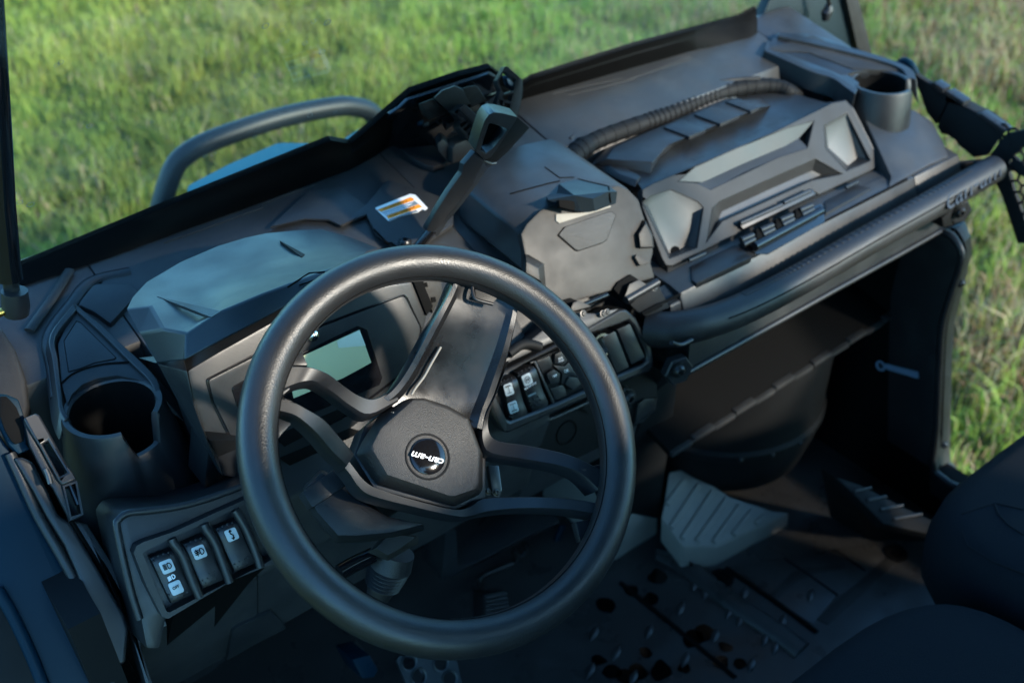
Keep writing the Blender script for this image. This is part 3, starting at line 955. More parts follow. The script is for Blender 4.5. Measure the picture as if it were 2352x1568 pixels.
# ================================================================== left tray and cup holders
def cup(cx, cy, zt, rin, notch_a, notch_w, notch_d, depth=.095, flare=.012, nm='cup_holder', drop=.13, wall=.0085, label=None):
    """round cup with a trapezoid finger notch; one shell of outer wall, lip and inner wall"""
    SEG = 96
    def dip(a):
        d = abs((a-notch_a+pi) % (2*pi)-pi)
        if d < notch_w*.62:
            return notch_d
        if d < notch_w:
            return notch_d*(notch_w-d)/(notch_w*.38)
        return 0
    rings = []
    for kind in range(8):
        ring = []
        for i in range(SEG):
            a = 2*pi*i/SEG
            dz = dip(a)
            ca, sa = cos(a), sin(a)
            if kind == 0: r, z = rin+wall+flare*2.0, zt-drop
            elif kind == 1: r, z = rin+wall+flare, zt-drop*.55
            elif kind == 2: r, z = rin+wall, zt-max(.004, dz+.002)
            elif kind == 3: r, z = rin+wall*.8, zt-dz
            elif kind == 4: r, z = rin+wall*.2, zt-dz
            elif kind == 5: r, z = rin, zt-dz-.002
            elif kind == 6: r, z = rin*.84, zt-depth*1.25
            else: r, z = .002, zt-depth*1.25
            ring.append(V((cx+ca*r, cy+sa*r, z)))
        rings.append(ring)
    vs, fs = loft(rings, False, True)
    o = mk(nm, vs, fs, 'plastic', sharp=35, label=label)
    o.data.materials.append(MAT['black'])  # black inner faces put the cup's shade into the colour
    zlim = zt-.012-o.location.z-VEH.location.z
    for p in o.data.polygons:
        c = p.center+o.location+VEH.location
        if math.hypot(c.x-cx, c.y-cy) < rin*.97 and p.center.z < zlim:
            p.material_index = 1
    return o
CLx, CLy, CLz = .1955, .899, -.710
na = math.atan2(-CLy, -CLx)
lc = cup(CLx, CLy, CLz, .0415, radians(-76), .44, .033, label='left cup holder with a finger notch in its lip')
# tray plate around the left cup
def tp_(z): return tl(.905, z, .15, .026)
TP = tp_(CLz+.001)
tray_o = zA(488, 596, 860, 962, 985, 1070, 1040, 1140, 1052, 1200, 1035, 1265, 1000, 1310, 960, 1338)
tray_pts = zA(500, 600, 640, 700, 850, 905, 960, 1010, 1035, 1100, 1050, 1160, 1010, 1105, 960, 1055, 860, 972, 700, 820, 500, 632)
inner = zA(500, 640, 860, 975, 955, 1045, 1000, 1120, 880, 1080, 760, 1058, 640, 1075, 540, 1115, 470, 1180, 440, 1250, 400, 1110, 378, 850, 420, 760)
pslab('tray_floor', inner, off(TP, -.003), .01, 'plastic', bevel=.001, label='triangular tray floor behind the left cup')
TF = bpy.data.objects['tray_floor']
inl = zA(498, 700, 525, 708, 760, 940, 750, 950, 620, 975, 520, 1015, 445, 1035, 415, 830)
pslab('tray_mat_groove', [p for p in inl], off(TP, -.0024), .002, 'black', TF, bevel=0)
cxm = sum(p[0] for p in inl)/len(inl); cym = sum(p[1] for p in inl)/len(inl)
pslab('tray_mat', [(cxm+(p[0]-cxm)*.965, cym+(p[1]-cym)*.965) for p in inl], off(TP, -.0018), .002, 'plastic', TF, bevel=.0004)
# raised rim of the tray: two arms with an inner wall, a flat top and a sloping outer wall
def rail(name, inner, outer, pl, h_in, outw, parent, m='plastic'):
    I = spline(ons(inner, pl), 4); O = spline(ons(outer, pl), 4)
    rings = []
    for i, o_ in zip(I, O):
        d = (o_-i).normalized()
        rings.append([i-V((0, 0, h_in))-d*.001, i, o_, o_+d*outw[0]-V((0, 0, outw[1]))])
    vs, fs = loft(rings, True, True)
    return mk(name, vs, fs, m, parent, sharp=30, bevel=.0008, seg=1)
rail('tray_rim', zA(500, 622, 360, 800, 372, 950, 398, 1180, 410, 1265, 450, 1330), zA(478, 590, 328, 792, 345, 955, 376, 1185, 388, 1280, 425, 1345), off(TP, .001), .008, (.012, .02), TF)
rail('tray_rim', zA(500, 632, 650, 765, 850, 965, 950, 1060, 1000, 1130, 1010, 1190), zA(492, 590, 665, 735, 865, 918, 970, 1015, 1035, 1100, 1052, 1190), off(TP, .001), .008, (.016, .035), TF)
tube('tray_groove', spline(ons(zA(400, 1108, 470, 1050, 560, 1010, 700, 980, 850, 970), off(TP, -.0022)), 5), .0009, 'black', TF)
# stepped mouldings between tray and hood
pslab('tray_step', zA(610, 450, 850, 440, 920, 520, 840, 590, 720, 720, 610, 640, 500, 590), off(DT, .006), .03, 'plastic', bevel=.006, label='stepped moulding between tray and hood')
tube('dash_ridge', spline(ons(zA(455, 370, 330, 570, 190, 765), off(DT, .003)), 4), .006, 'plastic_dusty', flat=.5)
tube('dash_ridge', spline(ons(zA(850, 380, 600, 445, 470, 590, 325, 800, 350, 1000, 380, 1200), tp_(-.722)), 6), .008, 'plastic', flat=.6)
# right cup
CR = (1.437, .905)
rc = cup(CR[0], CR[1], -.710, .0415, radians(-52), .42, .030, drop=.14, flare=.010, label='right cup holder with a finger notch facing the door')
pslab('tray_floor', zG(120, 330, 400, 340, 560, 400, 690, 450, 1000, 460, 1075, 500, 960, 430, 700, 350, 430, 230, 180, 300), tp_(-.712), .01, 'plastic_dusty', bevel=.001, label='worn tray floor behind the right cup')
TR_ = bpy.data.objects['tray_floor.001']
sa = ons(zG(116, 322, 220, 370, 330, 415, 450, 460, 560, 500, 640, 545, 720, 600), tp_(-.7115))
sb = ons(zG(125, 480, 230, 510, 350, 550, 480, 595, 590, 635, 680, 668, 760, 700), zp(-.778))
vs, fs = loft([[a, b, b+V((.03, .02, 0)), a+V((.03, .02, 0))] for a, b in zip(sa, sb)])
mk('tray_side', vs, fs, 'plastic', sharp=30)
pslab('tray_top', zG(118, 320, 430, 450, 590, 510, 700, 470, 840, 455, 1010, 480, 1060, 520, 1110, 500, 1060, 450, 960, 400, 760, 340, 560, 260, 380, 215, 200, 210), tp_(-.7135), .02, 'plastic', bevel=.003, parent=TR_)
rail('tray_rim', zG(140, 318, 420, 440, 560, 480, 660, 540, 720, 585), zG(112, 330, 410, 462, 560, 510, 640, 565, 710, 615), tp_(-.7095), .005, (.004, .03), TR_)
rail('tray_rim', zG(205, 235, 430, 285, 700, 350, 900, 405, 1010, 450, 1050, 505), zG(205, 210, 440, 255, 720, 322, 950, 392, 1075, 450, 1110, 520), tp_(-.708), .006, (.012, .04), TR_)

# strips and flaps of the dash top by the windshield
for q in (zC(205, 296, 500, 198, 722, 124, 722, 150, 835, 112, 828, 95, 960, 45, 1120, -12), zC(305, 300, 520, 226, 720, 152)):
    tube('dash_seam', ons(q, off(DT, .0004)), .0011, 'plastic_dusty', seg=6)
for q in (zF(115, 240, 300, 195, 520, 150, 545, 158, 640, 128, 925, 18), zF(205, 248, 400, 202, 600, 150), zF(640, 128, 930, 35)):
    tube('dash_seam', ons(q, off(DT, .0004)), .0011, 'plastic_dusty', seg=6)
tube('pocket_lip', spline(ons(zF(215, 515, 290, 425, 350, 396, 520, 340, 760, 262, 1000, 190, 1180, 160, 1330, 150), zp(-.701)), 5), .0045, 'plastic_dusty', seg=10, label='pale lip of the pocket behind the carry handle')
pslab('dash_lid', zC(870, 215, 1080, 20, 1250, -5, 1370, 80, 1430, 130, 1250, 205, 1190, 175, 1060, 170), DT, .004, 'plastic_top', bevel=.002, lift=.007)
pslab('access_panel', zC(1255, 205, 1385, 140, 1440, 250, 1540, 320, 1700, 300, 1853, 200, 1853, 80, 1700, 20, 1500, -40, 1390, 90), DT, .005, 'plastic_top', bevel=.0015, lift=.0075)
AP = bpy.data.objects['access_panel']
bolt(on(zQ(740, 1320)[0], off(DT, .0075)), nrm(DT), .0075, AP)
tube('panel_groove', ons(zQ(20, 1010, 340, 1340, 420, 1320, 560, 1430), off(DT, .0078)), .0012, 'black', AP)

# ------------------------------------------------------------------ warning label
LB = off(DT, .0085)
lb = pslab('warning_label', rnd(zQ(35, 500, 860, 175, 985, 190, 1275, 500, 1215, 548, 1150, 520, 1060, 590, 640, 690, 370, 812), .06), LB, .0008, 'white', bevel=0, label='small white and orange warning label on the dash')
pslab('orange_band', zQ(90, 545, 880, 245, 960, 290, 950, 320, 180, 585), LB, .0002, 'orange', lb, bevel=0, lift=.0003)
pslab('orange_band', zQ(310, 690, 1070, 410, 1150, 470, 1090, 500, 350, 755), LB, .0002, 'orange', lb, bevel=0, lift=.0003)
pslab('grey_band', zQ(185, 590, 955, 325, 1065, 405, 300, 685), LB, .0002, 'label_grey', lb, bevel=0, lift=.0003)
pslab('grey_band', zQ(360, 770, 1000, 545, 1060, 590, 640, 690, 375, 800), LB, .0002, 'label_grey', lb, bevel=0, lift=.0003)
LBT = off(LB, .0004)
ptext('lettering', 'WARNING', zQ(240, 545)[0], zQ(800, 350)[0], zQ(215, 500)[0], LBT, 'black', lb, lift=0, extr=.0002)
ptext('lettering', 'AVERTISSEMENT', zQ(380, 720)[0], zQ(1000, 500)[0], zQ(355, 680)[0], LBT, 'black', lb, lift=0, extr=.0002)
lines = []
for (a, b) in ((zQ(210, 605)[0], zQ(950, 345)[0]), (zQ(245, 640)[0], zQ(900, 410)[0]), (zQ(275, 668)[0], zQ(820, 480)[0])):
    lines.append(stroke_vf([on(a, LBT), on(b, LBT)], nrm(LBT), .0012, th=.0002))
vs, fs = joinm(lines)
mk('text_line', vs, fs, 'print_white', lb)
# ================================================================== centre box with flip lid
BF = tl(.850, -.704, -.05, -.077)
bxf = zE(868, 1062, 905, 1000, 985, 922, 1080, 885, 1300, 810, 1440, 776, 1500, 800, 1562, 862, 1602, 990, 1640, 1050, 1648, 1170, 1632, 1230, 1658, 1318, 1480, 1372, 1250, 1440, 1100, 1480, 1010, 1390, 892, 1285, 892, 1180)
CB = pslab('centre_box', bxf, BF, .010, 'plastic_dusty', bevel=.003, label='grey faceted box with hinged lid between the two dash halves')
body = ons([(p[0], p[1]) for p in bxf], off(BF, -.006))
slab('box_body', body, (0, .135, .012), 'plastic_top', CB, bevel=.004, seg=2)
zT = cv(826.9, 137.8, .6154)
tq = lambda *a: zT(*a)[0]
vt = dict(a=on(tq(688, 492), zp(-.686)), b=on(tq(730, 453), zp(-.674)), c=on(tq(800, 440), zp(-.673)), f=on(tq(925, 468), zp(-.675)), g=on(tq(960, 492), off(BF, .012)),
          p=on(tq(800, 505), off(BF, .030)), q=on(tq(870, 518), off(BF, .030)), r=on(tq(925, 492), off(BF, .026)),
          n=on(tq(702, 522), off(BF, .008)), m=on(tq(742, 552), off(BF, .008)), k=on(tq(826, 568), off(BF, .008)), j=on(tq(875, 565), off(BF, .008)), i=on(tq(955, 535), off(BF, .006)))
ky = list(vt)
fc = ['bcfrqp', 'bpa', 'apkmn', 'pqjk', 'qrgij', 'rfg']
bk0 = on(tq(700, 510), off(BF, -.01))
vs = [vt[x] for x in ky]
fs = [[ky.index(ch) for ch in w] for w in fc]
LLT = mk('lid_latch', vs, fs, 'plastic_hood', CB, sharp=20)
pslab('latch_recess', zT(742, 522, 800, 525, 802, 562, 745, 548), off(BF, .014), .006, 'black', CB, bevel=.0006, lift=.006)
groove('latch_groove', LLT, zT(797, 441, 838, 452, 925, 472), .0014, parent=CB)
groove('latch_groove', LLT, zT(928, 474, 936, 545), .0014, parent=CB)
TOPB = bpy.data.objects['box_body']
groove('lid_groove', TOPB, zT(560, 500, 640, 478, 700, 462, 745, 452), .0011, parent=CB)
groove('lid_groove', TOPB, zT(690, 400, 745, 440, 800, 438), .0009, parent=CB)
pslab('textured_strip', zE(1075, 945, 1240, 935, 1395, 892, 1398, 905, 1095, 1000, 1075, 985), BF, .003, 'foot_grey', CB, bevel=.0006, lift=.002)
pq = rnd(zE(1083, 1070, 1122, 1022, 1400, 928, 1428, 952, 1376, 1096, 1345, 1118, 1195, 1168), .12)
pslab('plaque_groove', pq, BF, .003, 'black', CB, bevel=.0003, lift=.0012)
pxm = sum(p[0] for p in pq)/len(pq); pym = sum(p[1] for p in pq)/len(pq)
pslab('plaque', [(pxm+(p[0]-pxm)*.965+1, pym+(p[1]-pym)*.965-1) for p in pq], BF, .003, 'hub_grain', CB, bevel=.0006, lift=.002)
frust('side_clip', zE(1548, 1060, 1600, 980, 1645, 1070, 1652, 1145, 1565, 1150), off(BF, .0005), zE(1562, 1062, 1603, 1000, 1638, 1075, 1645, 1138, 1572, 1140), off(BF, .008), 'plastic_dusty', CB)
tube('clip_shadow_gap', ons(zE(1590, 985, 1552, 1062, 1568, 1148), off(BF, .0012)), .0016, 'black', CB)
frust('side_block', zE(895, 1180, 1005, 1238, 1018, 1385, 892, 1290), off(BF, .0005), zE(900, 1225, 972, 1262, 980, 1335, 898, 1290), off(BF, .012), 'plastic_dusty', CB)
pslab('block_recess', zE(892, 1180, 915, 1185, 1008, 1240, 975, 1262, 898, 1222), BF, .003, 'black', CB, bevel=.0003, lift=.0012)
pslab('lower_lip', zE(1548, 1180, 1635, 1225, 1628, 1235, 1570, 1250, 1540, 1200), BF, .004, 'plastic_dusty', CB, bevel=.001, lift=.006)
# hinges along the lower edge
for pts, ins in ((zI(1180, 160, 1215, 110, 1305, 55, 1365, 95, 1455, 150, 1440, 185, 1250, 245), zI(1258, 215, 1290, 130, 1358, 98, 1450, 148, 1260, 240)),
                 (zI(798, 250, 862, 228, 1012, 292, 990, 320, 860, 335), zI(862, 300, 880, 262, 920, 250, 1010, 292, 870, 330))):
    h = pslab('hinge', pts, BF, .006, 'black', CB, bevel=.0008, lift=.004)
    frust('hinge_cap', ins, off(BF, .006), [(p[0]+1.5, p[1]-.5) for p in ins], off(BF, .014), 'plastic_dusty', h, bevel=.0006)
tube('hinge_rod', ons(zI(1268, 245, 1500, 112), off(BF, .012)), .0055, 'plastic_satin', CB)
tube('hinge_rod', ons(zI(960, 278, 1130, 205), off(BF, .010)), .003, 'gloss_black', CB)
for q in zI(1478, 155, 1100, 345, 1130, 335, 955, 345):
    bolt(on(q, off(BF, .008)), nrm(BF), .0035, CB, 'bolt', 'screw')
# lower edge mouldings under the hinges
slab('box_foot', [on(p, pl) for p, pl in zip(zI(1300, 280, 1500, 90, 1530, 170, 1600, 300, 1420, 370, 1350, 330), [BF]*6)], (0, .05, 0), 'plastic_dark', CB, bevel=.003)
pslab('foot_slot', zI(1385, 335, 1520, 262, 1545, 290, 1400, 362), off(BF, .004), .004, 'black', CB, bevel=.001)
pslab('brow', zI(300, 700, 420, 590, 540, 560, 820, 330, 1040, 340, 1240, 300, 1010, 440, 720, 560, 380, 720), tl(.806, -.77, -.03, -.04), .05, 'plastic', CB, bevel=.003)
tube('brow_arc', spline(ons(zI(405, 640, 490, 580, 560, 570, 640, 590), tl(.800, -.77, -.03, -.04)), 5), .006, 'plastic_dark', CB)

# ================================================================== centre switch panel
SP = tl(.800, -.800, -.03, -.085)
out = zI(255, 930, 300, 800, 620, 640, 900, 500, 1220, 318, 1270, 310, 1345, 375, 1462, 600, 1478, 730, 1440, 770, 1210, 862, 1000, 960, 405, 1222, 370, 1215, 285, 1080)
inn = zI(300, 950, 330, 810, 640, 660, 1000, 500, 1210, 430, 1290, 398, 1330, 440, 1420, 620, 1430, 690, 1390, 720, 1200, 800, 980, 905, 745, 1010, 420, 1135, 395, 1120)
CP = plate('switch_panel', ons(out, off(SP, .012)), [ons(inn, off(SP, .012))], -nrm(SP)*.035, 'plastic_satin', label='centre switch panel with rocker switches, keypad and blank covers')
CP.modifiers.new('edge', 'BEVEL').width = .003
CP.modifiers['edge'].limit_method = 'ANGLE'
CP.modifiers['edge'].segments = 2
pslab('panel_floor', out, off(SP, -.012), .03, 'plastic_dark', CP, bevel=.002)
pslab('side_facet', zI(262, 960, 300, 935, 395, 1130, 385, 1222, 340, 1150), off(SP, .013), .01, 'plastic_dusty', CP, bevel=.002)

def rocker(corners, pl, label, parent=VEH, h=.012):
    """rocker switch: a gently bent cap; corners TL, TR, BR, BL in pixels"""
    c = ons(corners, pl)
    n = nrm(pl)
    rows = []
    for t, lift in ((0, -.35), (.03, .55), (.12, .85), (.3, .78), (.5, .66), (.7, .78), (.88, .95), (.97, .75), (1, -.35)):
        a = c[0]+(c[3]-c[0])*t
        b = c[1]+(c[2]-c[1])*t
        d = (b-a)
        rows.append([a-n*h*.4, a+n*h*lift*.86, a+d*.07+n*h*lift, b-d*.07+n*h*lift, b+n*h*lift*.86, b-n*h*.4])
    vs, fs = loft(rows)
    return mk('rocker_switch', vs, fs, 'plastic_satin', parent, sharp=50, label=label)

def lin(c, u, v):
    """point in the pixel quad TL, TR, BR, BL"""
    a = (c[0][0]*(1-u)+c[1][0]*u, c[0][1]*(1-u)+c[1][1]*u)
    b = (c[3][0]*(1-u)+c[2][0]*u, c[3][1]*(1-u)+c[2][1]*u)
    return (a[0]*(1-v)+b[0]*v, a[1]*(1-v)+b[1]*v)

def dots(c, uv, pl, parent, r=.0011):
    parts = []
    for u, v in uv:
        p = on(lin(c, u, v), pl)
        n = nrm(pl)
        vs, fs = loft([circ(p-n*.001, n, r, 6), circ(p+n*r*.5, n, r*.75, 6), circ(p+n*r*.8, n, r*.3, 6)], False, True)
        parts.append((vs, fs))
    vs, fs = joinm(parts)
    o = mk('grip_dots', vs, fs, 'plastic_satin', parent)
    o['kind'] = 'stuff'
TOPD = [(.15, .07), (.38, .06), (.62, .06), (.85, .07), (.1, .13), (.9, .13)]
BOTD = [(.18, .87), (.42, .87), (.66, .87), (.86, .86), (.25, .94), (.5, .94), (.75, .94)]

def tile(c, u0, v0, u1, v1, pl, parent, name='icon_tile', m='icon_white'):
    q = rnd([lin(c, u0, v0), lin(c, u1, v0), lin(c, u1, v1), lin(c, u0, v1)], .16, 2)
    return pslab(name, q, pl, .001, m, parent, bevel=.0002)

def icon(c, strokes, pl, parent, w=.0007, m='black', name='symbol'):
    parts = []
    for s in strokes:
        parts.append(stroke_vf([on(lin(c, *p), pl) for p in s], nrm(pl), w))
    vs, fs = joinm(parts)
    return mk(name, vs, fs, m, parent)

H1 = .012
s1 = zI(330, 832, 432, 790, 522, 1090, 408, 1136)
r1 = rocker(s1, SP, 'rocker switch with two white axle symbols')
tp = off(SP, H1*.86)
tile(s1, .24, .17, .80, .44, tp, r1)
tile(s1, .20, .60, .78, .86, off(SP, H1*.9), r1)
t2 = off(SP, H1*.9+.0012)
icon(s1, [[(.36, .22), (.68, .22)], [(.52, .22), (.52, .38)], [(.36, .385), (.68, .385)], [(.36, .20), (.36, .25)], [(.68, .20), (.68, .25)], [(.45, .20), (.45, .25)], [(.59, .20), (.59, .25)]], off(SP, H1*.86+.0012), r1)
icon(s1, [[(.34, .65), (.66, .65)], [(.5, .65), (.5, .81)], [(.34, .81), (.66, .81)], [(.34, .63), (.34, .67)], [(.66, .63), (.66, .67)], [(.34, .79), (.34, .83)], [(.66, .79), (.66, .83)], [(.42, .79), (.42, .83)], [(.58, .79), (.58, .83)]], t2, r1)
dots(s1, TOPD, off(SP, H1*.8), r1)
dots(s1, BOTD[4:]+[(.12, .9)], off(SP, H1*.92), r1)
s2 = zI(452, 772, 566, 712, 672, 1012, 560, 1062)
r2 = rocker(s2, SP, 'rocker switch with one white tile and a printed line of lettering')
tile(s2, .26, .17, .80, .43, tp, r2)
ca = [(.53+.17*cos(a), .30+.075*sin(a)) for a in [2*pi*i/14 for i in range(15)]]
icon(s2, [ca, [(.40, .30), (.66, .30)], [(.45, .26), (.45, .34)], [(.61, .26), (.61, .34)], [(.53, .26), (.53, .34)]], off(SP, H1*.86+.0012), r2)
ptext('lettering', 'REAR DIFF LOCK', lin(s2, .18, .50), lin(s2, .97, .475), lin(s2, .18, .455), off(SP, H1*.75), 'print_white', r2, lift=0, extr=.0003)
icon(s2, [[(.22, .66), (.72, .66)]], off(SP, H1*.86), r2, w=.0022, m='label_grey')
dots(s2, TOPD, off(SP, H1*.8), r2)
dots(s2, BOTD+[(.2, .78), (.5, .78), (.8, .77)], off(SP, H1*.92), r2)
# keypad
KPX = zO(918, 690, 940, 660, 1180, 560, 1600, 400, 1960, 1040, 1720, 1150, 1280, 1372, 1215, 1370)
kp = pslab('keypad', KPX, off(SP, .004), .012, 'plastic_dark', CP, bevel=.001)
def key(px, name='key', m='plastic', h=.0035):
    return pslab(name, px, off(SP, .004), h+.001, m, CP, bevel=.001, lift=h)
key(rnd(zO(945, 690, 1170, 600, 1225, 740, 1195, 790, 1045, 870), .1))
key(rnd(zO(1262, 580, 1380, 520, 1440, 620, 1470, 680, 1420, 750, 1262, 730), .1), h=.006)
k3 = key(rnd(zO(1125, 905, 1240, 830, 1345, 900, 1330, 1050, 1185, 1075), .1), h=.006)
key(rnd(zO(1500, 955, 1640, 970, 1690, 1080, 1570, 1180, 1430, 1075), .1), h=.006)
key(rnd(zO(1180, 1150, 1390, 1090, 1440, 1180, 1450, 1260, 1270, 1345), .1))
key(rnd(zO(1240, 765, 1420, 780, 1510, 690, 1600, 880, 1640, 950, 1490, 930, 1400, 1080, 1365, 1070, 1385, 890), .06), h=.003)
KT = off(SP, .0105)
ptext('lettering', 'TRIP', zO(1225, 970)[0], zO(1298, 940)[0], zO(1213, 935)[0], KT, 'print_white', CP, lift=.0002, extr=.0002)
ptext('lettering', 'OK', zO(1428, 892)[0], zO(1502, 862)[0], zO(1408, 838)[0], off(SP, .0075), 'print_white', CP, lift=.0002, extr=.0002)
ptext('lettering', 'DRIVE\nMODE', zO(1335, 712)[0], zO(1412, 680)[0], zO(1312, 640)[0], KT, 'print_white', CP, lift=.0002, extr=.0002)
tube('keypad_edge', ons(zO(840, 720, 910, 690, 1230, 1400, 1190, 1420), off(SP, .006)), .0022, 'plastic', CP)
# round outlet and two blank covers
oc = on(zI(1080, 575)[0], off(SP, .004))
lathe('power_outlet', oc, nrm(SP), [(.0165, -.005), (.0165, .003), (.0155, .0045), (.0125, .0045), (.0115, -.002)], 'chrome', CP, seg=32)
for q in (zI(1098, 520, 1190, 474, 1292, 735, 1200, 782), zI(1208, 464, 1298, 420, 1408, 664, 1312, 718)):
    pslab('blank_cover', rnd(q, .05), SP, .02, 'plastic_satin', CP, bevel=.0015, lift=.010)

# lower housing of the console
CL = tl(.812, -.875, -.015, -.10)
hs_ = pslab('console_housing', zI(300, 1215, 400, 1228, 1000, 965, 1230, 850, 1478, 735, 1498, 800, 1505, 960, 1480, 1055, 1390, 1140, 1330, 1180, 1080, 1330, 900, 1420, 600, 1400, 300, 1300), CL, .08, 'plastic_dark', bevel=.004, lift=.01)
tube('round_emboss', circ(on(zI(833, 1218)[0], off(CL, .0105)), nrm(CL), .0165, 28)+[circ(on(zI(833, 1218)[0], off(CL, .0105)), nrm(CL), .0165, 28)[0]], .0012, 'black', hs_)
frust('corner_facet', zI(1345, 1000, 1400, 960, 1500, 955, 1485, 1050, 1400, 1140, 1320, 1165), off(CL, .010), zI(1360, 1005, 1405, 972, 1490, 968, 1470, 1040, 1395, 1110, 1340, 1140), off(CL, .016), 'plastic', hs_)
tube('housing_lip', ons(zI(310, 1265, 760, 1100, 1000, 990), off(CL, .014)), .003, 'plastic', hs_)
bolt(on(zI(1280, 960)[0], off(CL, .012)), nrm(CL), .011, hs_, 'plastic_satin', 'plug')
bolt(on(zI(1262, 905)[0], off(CL, .012)), nrm(CL), .005, hs_, 'plastic_satin', 'plug')
pslab('facet', zI(880, 1030, 930, 1025, 1000, 1080, 950, 1070), CL, .002, 'black', hs_, bevel=0, lift=.0112)
# column between console and footwell
slab('console_column', [on(p, pl) for p, pl in zip([(1500, 905), (1560, 860), (1548, 960), (1512, 1195), (1440, 1180), (1455, 1010)], [yp(.83), yp(.83), yp(.845), yp(.90), yp(.90), yp(.85)])], (0, .25, 0), 'plastic_dark', bevel=.006)
slab('tunnel_front', [on(p, yp(.90)) for p in zJ(392, 362, 380, 560, 374, 655, 165, 782, 138, 772, 180, 600, 262, 420)], (0, .2, 0), 'foot_grey', bevel=.004, label='sunlit grey front of the tunnel beside the footrest')
pslab('tunnel_step', zJ(385, 510, 520, 690, 575, 745, 560, 730, 440, 672, 372, 655), zp(-1.43), .02, 'plastic', bevel=.003)

# ================================================================== storage box on the passenger side
SB = bpy.data.objects.new('storage_box', None)
COL.objects.link(SB)
SB.location = (1.11, .90, -.80)
WORLDPOS[SB.name] = V(SB.location)
SB['label'] = 'black faceted storage box with ribbed carry handle and steel-pinned latch on the passenger dash'
SB['category'] = 'storage box'
r0 = on(zF(640, 800)[0], zp(-.717)); r1_ = on(zF(1838, 275)[0], zp(-.717))
f0 = on(zF(790, 1268)[0], yp(.822)); f1_ = on(zF(2030, 640)[0], yp(.822))
nf = (r1_-r0).cross(f0-r0).normalized()
FP = (r0, nf)                                   # sloping front face
FPn = nrm(FP)
shell_o = zF(640, 800, 700, 765, 1000, 640, 1400, 468, 1760, 290, 1838, 275, 1880, 330, 2030, 630, 2025, 668, 1960, 700, 1680, 830, 1640, 800, 1225, 1000, 1240, 1040, 820, 1248, 780, 1245, 755, 1200, 640, 900)
# recesses in the front face
recA = zF(858, 752, 950, 672, 1200, 560, 1500, 440, 1648, 400, 1612, 555, 1440, 610, 1040, 800, 960, 760)      # upper long pocket
recB = zF(1055, 910, 1100, 870, 1400, 735, 1660, 620, 1815, 708, 1640, 745, 1110, 985, 1020, 1105)             # lower pocket
recC = zF(640, 875, 815, 800, 960, 935, 985, 850, 1000, 900, 995, 970, 960, 1145, 820, 1200, 790, 1200)            # left corner pocket
recD = zF(1710, 425, 1845, 350, 1985, 630, 1840, 690, 1720, 560)                                               # right corner pocket
recC = zF(645, 880, 690, 840, 812, 802, 968, 872, 1000, 905, 962, 1142, 800, 1205)
shell = plate('lid_front', ons(shell_o, FP), [ons(r, FP) for r in (recA, recB, recC, recD)], -FPn*.012, 'plastic_frame', SB)
mb = shell.modifiers.new('edge', 'BEVEL'); mb.width = .004; mb.limit_method = 'ANGLE'; mb.segments = 3
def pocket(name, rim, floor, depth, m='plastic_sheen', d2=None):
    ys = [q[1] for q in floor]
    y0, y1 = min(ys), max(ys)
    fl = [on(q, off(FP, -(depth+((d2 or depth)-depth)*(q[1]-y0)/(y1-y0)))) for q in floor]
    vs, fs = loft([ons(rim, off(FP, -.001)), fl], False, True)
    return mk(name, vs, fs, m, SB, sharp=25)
# the long pocket: a steep bright back wall and a dark ledge below it
A_up = zF(858, 752, 950, 672, 1200, 560, 1500, 440, 1648, 400)
A_lo = zF(990, 758, 1030, 742, 1230, 650, 1480, 545, 1560, 500)
A_bt = zF(960, 765, 1040, 805, 1240, 700, 1440, 612, 1614, 556)
up = ons(A_up, off(FP, -.001)); lo = ons(A_lo, off(FP, -.009)); bt = ons(A_bt, off(FP, -.001))
vs, fs = loft([up, lo, bt], False, False, closed=False)
b0 = len(vs)
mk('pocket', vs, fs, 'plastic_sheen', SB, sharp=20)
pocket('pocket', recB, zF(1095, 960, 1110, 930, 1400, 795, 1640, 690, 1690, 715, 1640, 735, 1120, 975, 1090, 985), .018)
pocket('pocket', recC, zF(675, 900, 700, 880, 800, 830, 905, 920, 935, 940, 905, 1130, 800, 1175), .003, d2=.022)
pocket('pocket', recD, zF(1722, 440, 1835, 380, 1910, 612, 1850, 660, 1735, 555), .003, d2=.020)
for q in (zF(838, 1165)[0], zF(1915, 645)[0]):
    lathe('drain_hole', on(q, off(FP, -.020)), FPn, [(.0075, 0), (.0075, .001), (.006, .0012), (.001, .0012)], 'black', SB, seg=20)
# small steps inside the upper pocket
for q in (zF(1090, 760, 1160, 730, 1195, 750, 1125, 790), zF(1285, 675, 1350, 645, 1390, 660, 1315, 705), zF(1470, 590, 1535, 560, 1570, 575, 1500, 618)):
    pslab('pocket_step', q, off(FP, -.012), .01, 'plastic', SB, bevel=.001)
# front lower rim and side walls
lowr = zF(790, 1248, 830, 1248, 1235, 1040, 1680, 830, 1960, 700, 2030, 668, 2030, 700, 1960, 745, 1680, 880, 1235, 1095, 840, 1295, 790, 1300)
slab('base_rim', ons(lowr, off(FP, -.004)), (0, .05, -.004), 'plastic_dark', SB, bevel=.002)
slab('side_wall', [on(p, FP) for p in zF(640, 800, 640, 900, 755, 1200, 785, 1248)]+[on(zF(790, 1300)[0], yp(.835)), on(zF(720, 1180)[0], yp(.86)), on(zF(600, 850)[0], yp(.92))], (.02, .03, -.01), 'plastic', SB, bevel=.002)
slab('side_wall', [on(p, FP) for p in zF(1838, 275, 1880, 330, 2030, 630, 2030, 668)]+[on(zF(2030, 700)[0], yp(.83)), on(zF(2010, 650)[0], yp(.85)), on(zF(1870, 300)[0], yp(.93))], (-.02, .03, -.01), 'plastic', SB, bevel=.002)
